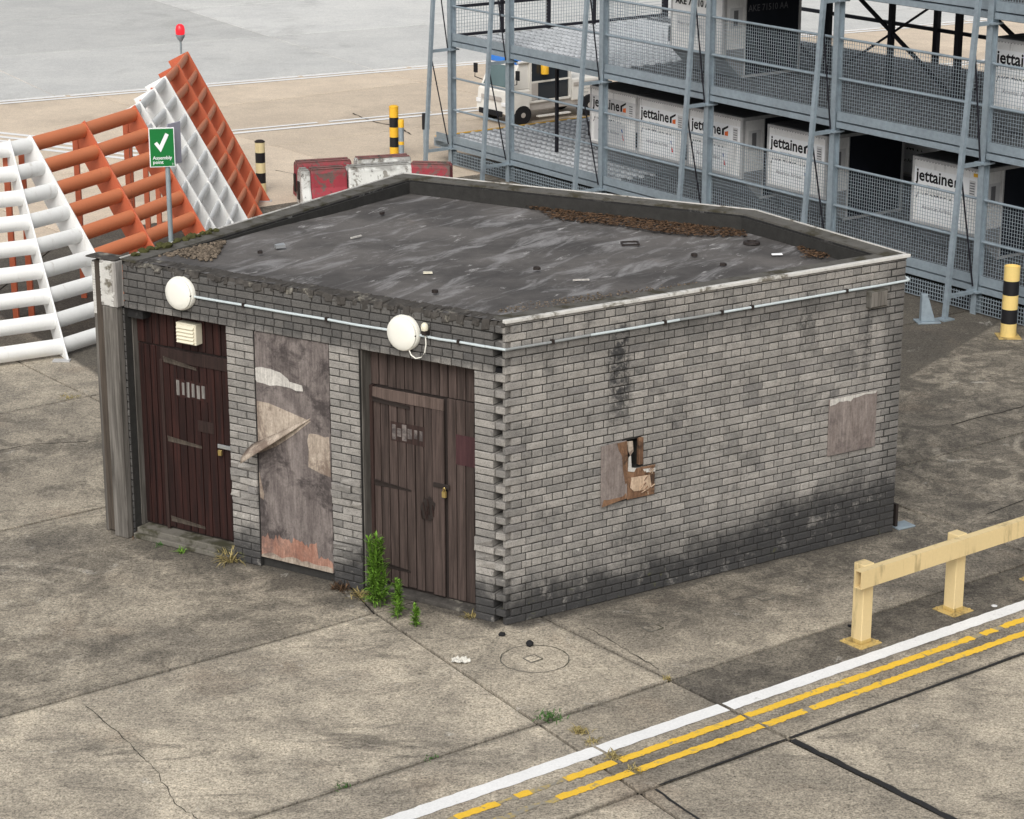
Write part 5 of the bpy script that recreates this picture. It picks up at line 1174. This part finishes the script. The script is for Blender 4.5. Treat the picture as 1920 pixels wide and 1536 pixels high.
tb_(-.40, .70, -.50, .50, .53, .56, 'rubber', 'cab_floor'); tb_(-.30, .05, -.40, .40, .56, .80, 'rubber', 'seat', .03); tb_(-.40, -.28, -.40, .40, .80, 1.2, 'rubber', 'seat_back', .03)
tb_(.62, 1.06, -.50, .50, 1.45, 1.66, 'beacon_blue', 'roof_cap', .04)
b = MB(); b.lathe([(.09, 1.20), (.09, 1.44), (.06, 1.48)], 14, lambda x, y, z: (.36 + x, .62 + y, z)); b.build('yellow_beacon', M['bollard_yellow'], tr, smooth=True)
b = MB(); b.hexa([(-1.45, -.56, .42), (-.47, -.56, .42), (-.47, .56, .42), (-1.45, .56, .42), (-1.42, -.54, .95), (-.47, -.54, .98), (-.47, .54, .98), (-1.42, .54, .95)]); rb = b.build('rear_body', M['veh_white'], tr, bevel=.03)
for y in (-.565, .565): tb_(-1.40, -.52, y - .006, y + .006, .80, .88, 'veh_grey', 'side_stripe', .002)
text('American', .075, M['ink_grey'], rb, -.72, .572, .68, rz=math.pi); text('Airlines', .075, M['ink_grey'], rb, -.72, .572, .59, rz=math.pi)
b = MB(); b.add([(x, .573, z) for x, z in ((-1.12, .76), (-1.16, .70), (-1.24, .56), (-1.17, .58))], [(0, 1, 2, 3)]); b.build('red_mark', M['ink_red'], rb, fix=False)
b = MB(); b.add([(x, .573, z) for x, z in ((-1.04, .79), (-1.09, .79), (-1.14, .71), (-1.10, .71))], [(0, 1, 2, 3)]); b.build('blue_mark', M['ink_blue'], rb, fix=False)
for y in (-.3, .3): b = MB(); b.tube([(-.6, y, .97), (-.62, y, 1.12), (-1.1, y, 1.12), (-1.15, y, .97)], .015, 6); b.build('hand_hoop', M['veh_white'], tr, smooth=True)
for x, r in ((.95, .24), (-.98, .27)):
    for y in (-.50, .50):
        b = MB(); Fw = lambda a, c, d, x=x, y=y, r=r: (x + a, y + d, r + c); b.lathe([(r * .6, -.1), (r * .95, -.1), (r, -.06), (r, .06), (r * .95, .1), (r * .6, .1)], 20, Fw); w = b.build('wheel', M['rubber'], tr, smooth=True)
        b = MB(); sgn = 1 if y > 0 else -1; b.lathe([(r * .58, sgn * .06), (r * .5, sgn * .09), (r * .15, sgn * .105)], 16, Fw); b.build('rim', M['veh_grey'], w, smooth=True)
b = MB(); b.hexa([(-.35, .56, .16), (.55, .56, .16), (.55, .68, .16), (-.35, .68, .16), (-.35, .56, .19), (.55, .56, .19), (.55, .68, .19), (-.35, .68, .19)]); b.build('step', M['veh_white'], tr)
tr.scale = (.9, .9, .81)
tb_(-1.62, -1.45, -.06, .06, .33, .42, 'iron', 'tow_hitch', .006)
for y in (-.50, .50): b = MB(); b.tube([(1.2, y * 1.1, 1.0), (1.26, y * 1.5, 1.05), (1.24, y * 1.5, 1.3)], .012, 6); b.box(1.22, 1.25, y * 1.5 - .06, y * 1.5 + .06, 1.15, 1.38); b.build('mirror', M['rubber'], tr)

# ------------------------------------------------------------------ weeds and small litter
def blade(m, base, az_, tilt, l, w, bend=.5):
    d = Vector((math.cos(az_), math.sin(az_), 0)); e = Vector((-d.y, d.x, 0)); pts = []
    for i in range(4):
        t = i / 3; a = tilt + bend * t; p = base + (d * math.sin(a) + Vector((0, 0, 1)) * math.cos(a)) * (l * t); ww = w * (1 - (2 * t - .8) ** 2 * .7) if t < 1 else .0008
        pts += [p - e * ww / 2, p + e * ww / 2]
    m.add(pts, [(0, 1, 3, 2), (2, 3, 5, 4), (4, 5, 7, 6)])
def weed(x, y, h, n, label, spread=.11):
    t = thing('tall_weed', label, 'weed', (x, y, 0), 0); stems = 5 if h > .5 else 2; lv = MB()
    for k in range(stems):
        ox, oy = random.uniform(-.07, .07) * (h > .3), random.uniform(-.05, .05) * (h > .3); hh = h * random.uniform(.72, 1) if k else h; lean = (random.uniform(-.04, .04), random.uniform(-.04, .04))
        b = MB(); b.tube([(ox, oy, 0), (ox + lean[0] * .5, oy + lean[1] * .5, hh * .5), (ox + lean[0], oy + lean[1], hh * .95)], .006, 5, r2=.002); b.build('stem', M['stem'], t)
        for i in range(n // stems):
            f = random.random() ** .85; p = Vector((ox + lean[0] * f, oy + lean[1] * f, hh * (.04 + .94 * f))); blade(lv, p, random.uniform(0, 6.28), random.uniform(.35, 1.05) * (1.1 - .55 * f), random.uniform(.6, 1.1) * spread * (1.12 - .6 * f), .016, random.uniform(.1, .7))
    lv.build('foliage', M['leaf'], t, fix=False, kind='stuff'); return t
def gp_(x, y):   # pixel of the photograph to a point on the ground
    import mathutils
    fw = Vector((0, math.cos(R(17.2043)), -math.sin(R(17.2043)))); up = Vector((0, math.sin(R(17.2043)), math.cos(R(17.2043)))); d = fw + Vector((1, 0, 0)) * ((x - 960) / 4333.0) + up * ((768 - y) / 4333.0)
    c = PHOTO_POS.copy(); p = c + d * (-c.z / d.z); return p.x, p.y
weed(*gp_(708, 1136), .74, 900, 'tallest bushy green weed growing against the faded brown door', .13)
weed(*gp_(752, 1158), .40, 260, 'medium green weed in the joint in front of the faded brown door', .10)
weed(*gp_(778, 1176), .24, 150, 'smallest green weed in the joint, farthest from the door', .08)
def tuft(x, y, h, n, mat, label, spread=.06, name='grass_tuft'):
    p = gp_(x, y); m = MB()
    for i in range(n): blade(m, Vector((random.gauss(0, spread), random.gauss(0, spread), 0)), random.uniform(0, 6.28), random.uniform(.2, 1.1), h * random.uniform(.5, 1), .009, random.uniform(.2, .8))
    o = m.build(name, M[mat], None, fix=False); o.location = (p[0], p[1], 0); return tag(o, label, 'weed')
tuft(1030, 1347, .09, 70, 'leaf_low', 'low green weed where two ground joints meet', .055)
tuft(1085, 1373, .08, 90, 'grass_dry', 'dry straw-coloured grass in the joint beside the white line', .03)
tuft(1110, 1392, .06, 40, 'grass_dry', 'small dry grass tuft in the joint nearest the white line', .03)
tuft(1150, 1420, .09, 50, 'grass_dry', 'dry grass tuft between white and yellow lines', .03)
tuft(1190, 1446, .06, 50, 'grass_dry', 'dry grass tuft between the two yellow lines', .03)
tuft(1250, 1274, .05, 40, 'grass_dry', 'small yellowish moss tuft at a joint crossing', .015)
tuft(645, 1474, .05, 30, 'leaf_low', 'tiny green weed in the long ground joint', .03)
tuft(805, 1422, .03, 26, 'leaf_low', 'small patch of green moss in the long ground joint', .035)
tuft(431, 1052, .22, 90, 'grass_dry', 'yellowing weed at the brick pier by the door step', .035)
tuft(338, 1036, .09, 30, 'leaf', 'small bright green weed beside the dark door step', .02)
tuft(298, 1022, .06, 26, 'leaf_low', 'tiny weed at the dark door step', .025)
tuft(640, 1104, .12, 90, 'leaf_dry', 'brown withered weed at the foot of the middle pier', .05)
tuft(675, 1118, .14, 70, 'grass_dry', 'straw-coloured withered weed beside the tallest green weed', .05)
tuft(880, 1157, .10, 40, 'grass_dry', 'withered weed at the foot of the corner pier', .025)
tuft(255, 1004, .10, 50, 'leaf_dry', 'brown withered weed at the foot of the timber pier', .03)
tuft(128, 745, .05, 60, 'grass_dry', 'dry grass in the joint near the white fence', .06)
def pebble(x, y, r, mat, label, cat, name, flat=.7):
    p = gp_(x, y); bb = bmesh.new(); bmesh.ops.create_icosphere(bb, subdivisions=2, radius=r)
    for v in bb.verts: v.co *= random.uniform(.85, 1.12); v.co.z = v.co.z * flat
    me = bpy.data.meshes.new(name); bb.to_mesh(me); bb.free(); me.materials.append(M[mat]); o = link(name, me); o.location = (p[0], p[1], r * flat * .85); return tag(o, label, cat)
pebble(992, 1212, .035, 'rubber', 'round black rubber plug by the circular cover', 'debris', 'rubber_plug', .95)
pebble(940, 1192, .035, 'rubber', 'flat black rubber piece below the hut corner', 'debris', 'rubber_piece', .5)
pebble(1592, 1176, .022, 'rubber', 'small black stone behind the guard rail post', 'debris', 'stone', .6)
pebble(1863, 1138, .03, 'sticker_old', 'pale scrap on the ground near the guard rail', 'debris', 'scrap', .3)
p = gp_(862, 1241); b = MB(); k = 9
b.add([(p[0] + (i / k - .5) * .17 + random.uniform(-.01, .01), p[1] + (j / 5 - .5) * .12 + random.uniform(-.012, .012), .006 + random.uniform(0, .03)) for i in range(k + 1) for j in range(6)], [(i * 6 + j, i * 6 + j + 1, (i + 1) * 6 + j + 1, (i + 1) * 6 + j) for i in range(k) for j in range(5) if not ((i in (0, k - 1)) and j in (0, 4))])
tag(b.build('crumpled_rag', M['rag']), 'crumpled off-white rag beside the ground joint', 'rag')
b = MB(); q = gp_(735, 1118); b.bar((q[0] - .05, q[1] + .05, .03), (q[0] + .07, q[1] - .01, .012), .02, .008); tag(b.build('white_stick', M['sign_white']), 'white plastic strip between the green weeds', 'debris')
# covers let into the ground
def ring(name, cx, cy, r, w, mat, label):
    t = thing(name, label, 'cover', (cx, cy, 0)); b = MB(); n = 40; vs = []
    for i in range(n): a = 2 * math.pi * i / n; j = random.uniform(-.006, .006); vs += [((r + j) * math.cos(a), (r + j) * math.sin(a), .0048), ((r + j + w * random.uniform(.5, 1.2)) * math.cos(a), (r + j + w) * math.sin(a), .0048)]
    b.add(vs, [(2 * i, 2 * i + 1, (2 * i + 3) % (2 * n), (2 * i + 2) % (2 * n)) for i in range(n)]); b.build('rim_joint', M['step'], t, fix=False)
    return t
q = gp_(1002, 1236); t = ring('round_cover', q[0], q[1], .30, .012, 'joint', 'round concrete-filled cover below the hut corner')
def plate(name, q, l, w, a, label):
    t = thing(name, label, 'cover', (q[0], q[1], 0), a); b = MB()
    for p0, p1 in (((-l, -w), (l, -w)), ((l, -w), (l, w)), ((l, w), (-l, w)), ((-l, w), (-l, -w))): b.bar((*p0, .004), (*p1, .004), .012, .006)
    b.build('rim', M['step'], t); b = MB(); b.box(-l + .006, l - .006, -w + .006, w - .006, .0, .0055); b.build('plate', M['concrete'], t); return t
plate('small_cover', (q[0] - .02, q[1]), .065, .06, R(37), 'small square plate in the middle of the round cover')
plate('small_cover', gp_(1222, 1178), .075, .065, R(37), 'small square cover near the side wall of the hut')
plate('small_cover', gp_(1432, 1121), .075, .065, R(37), 'small dark square cover between side wall and guard rail')
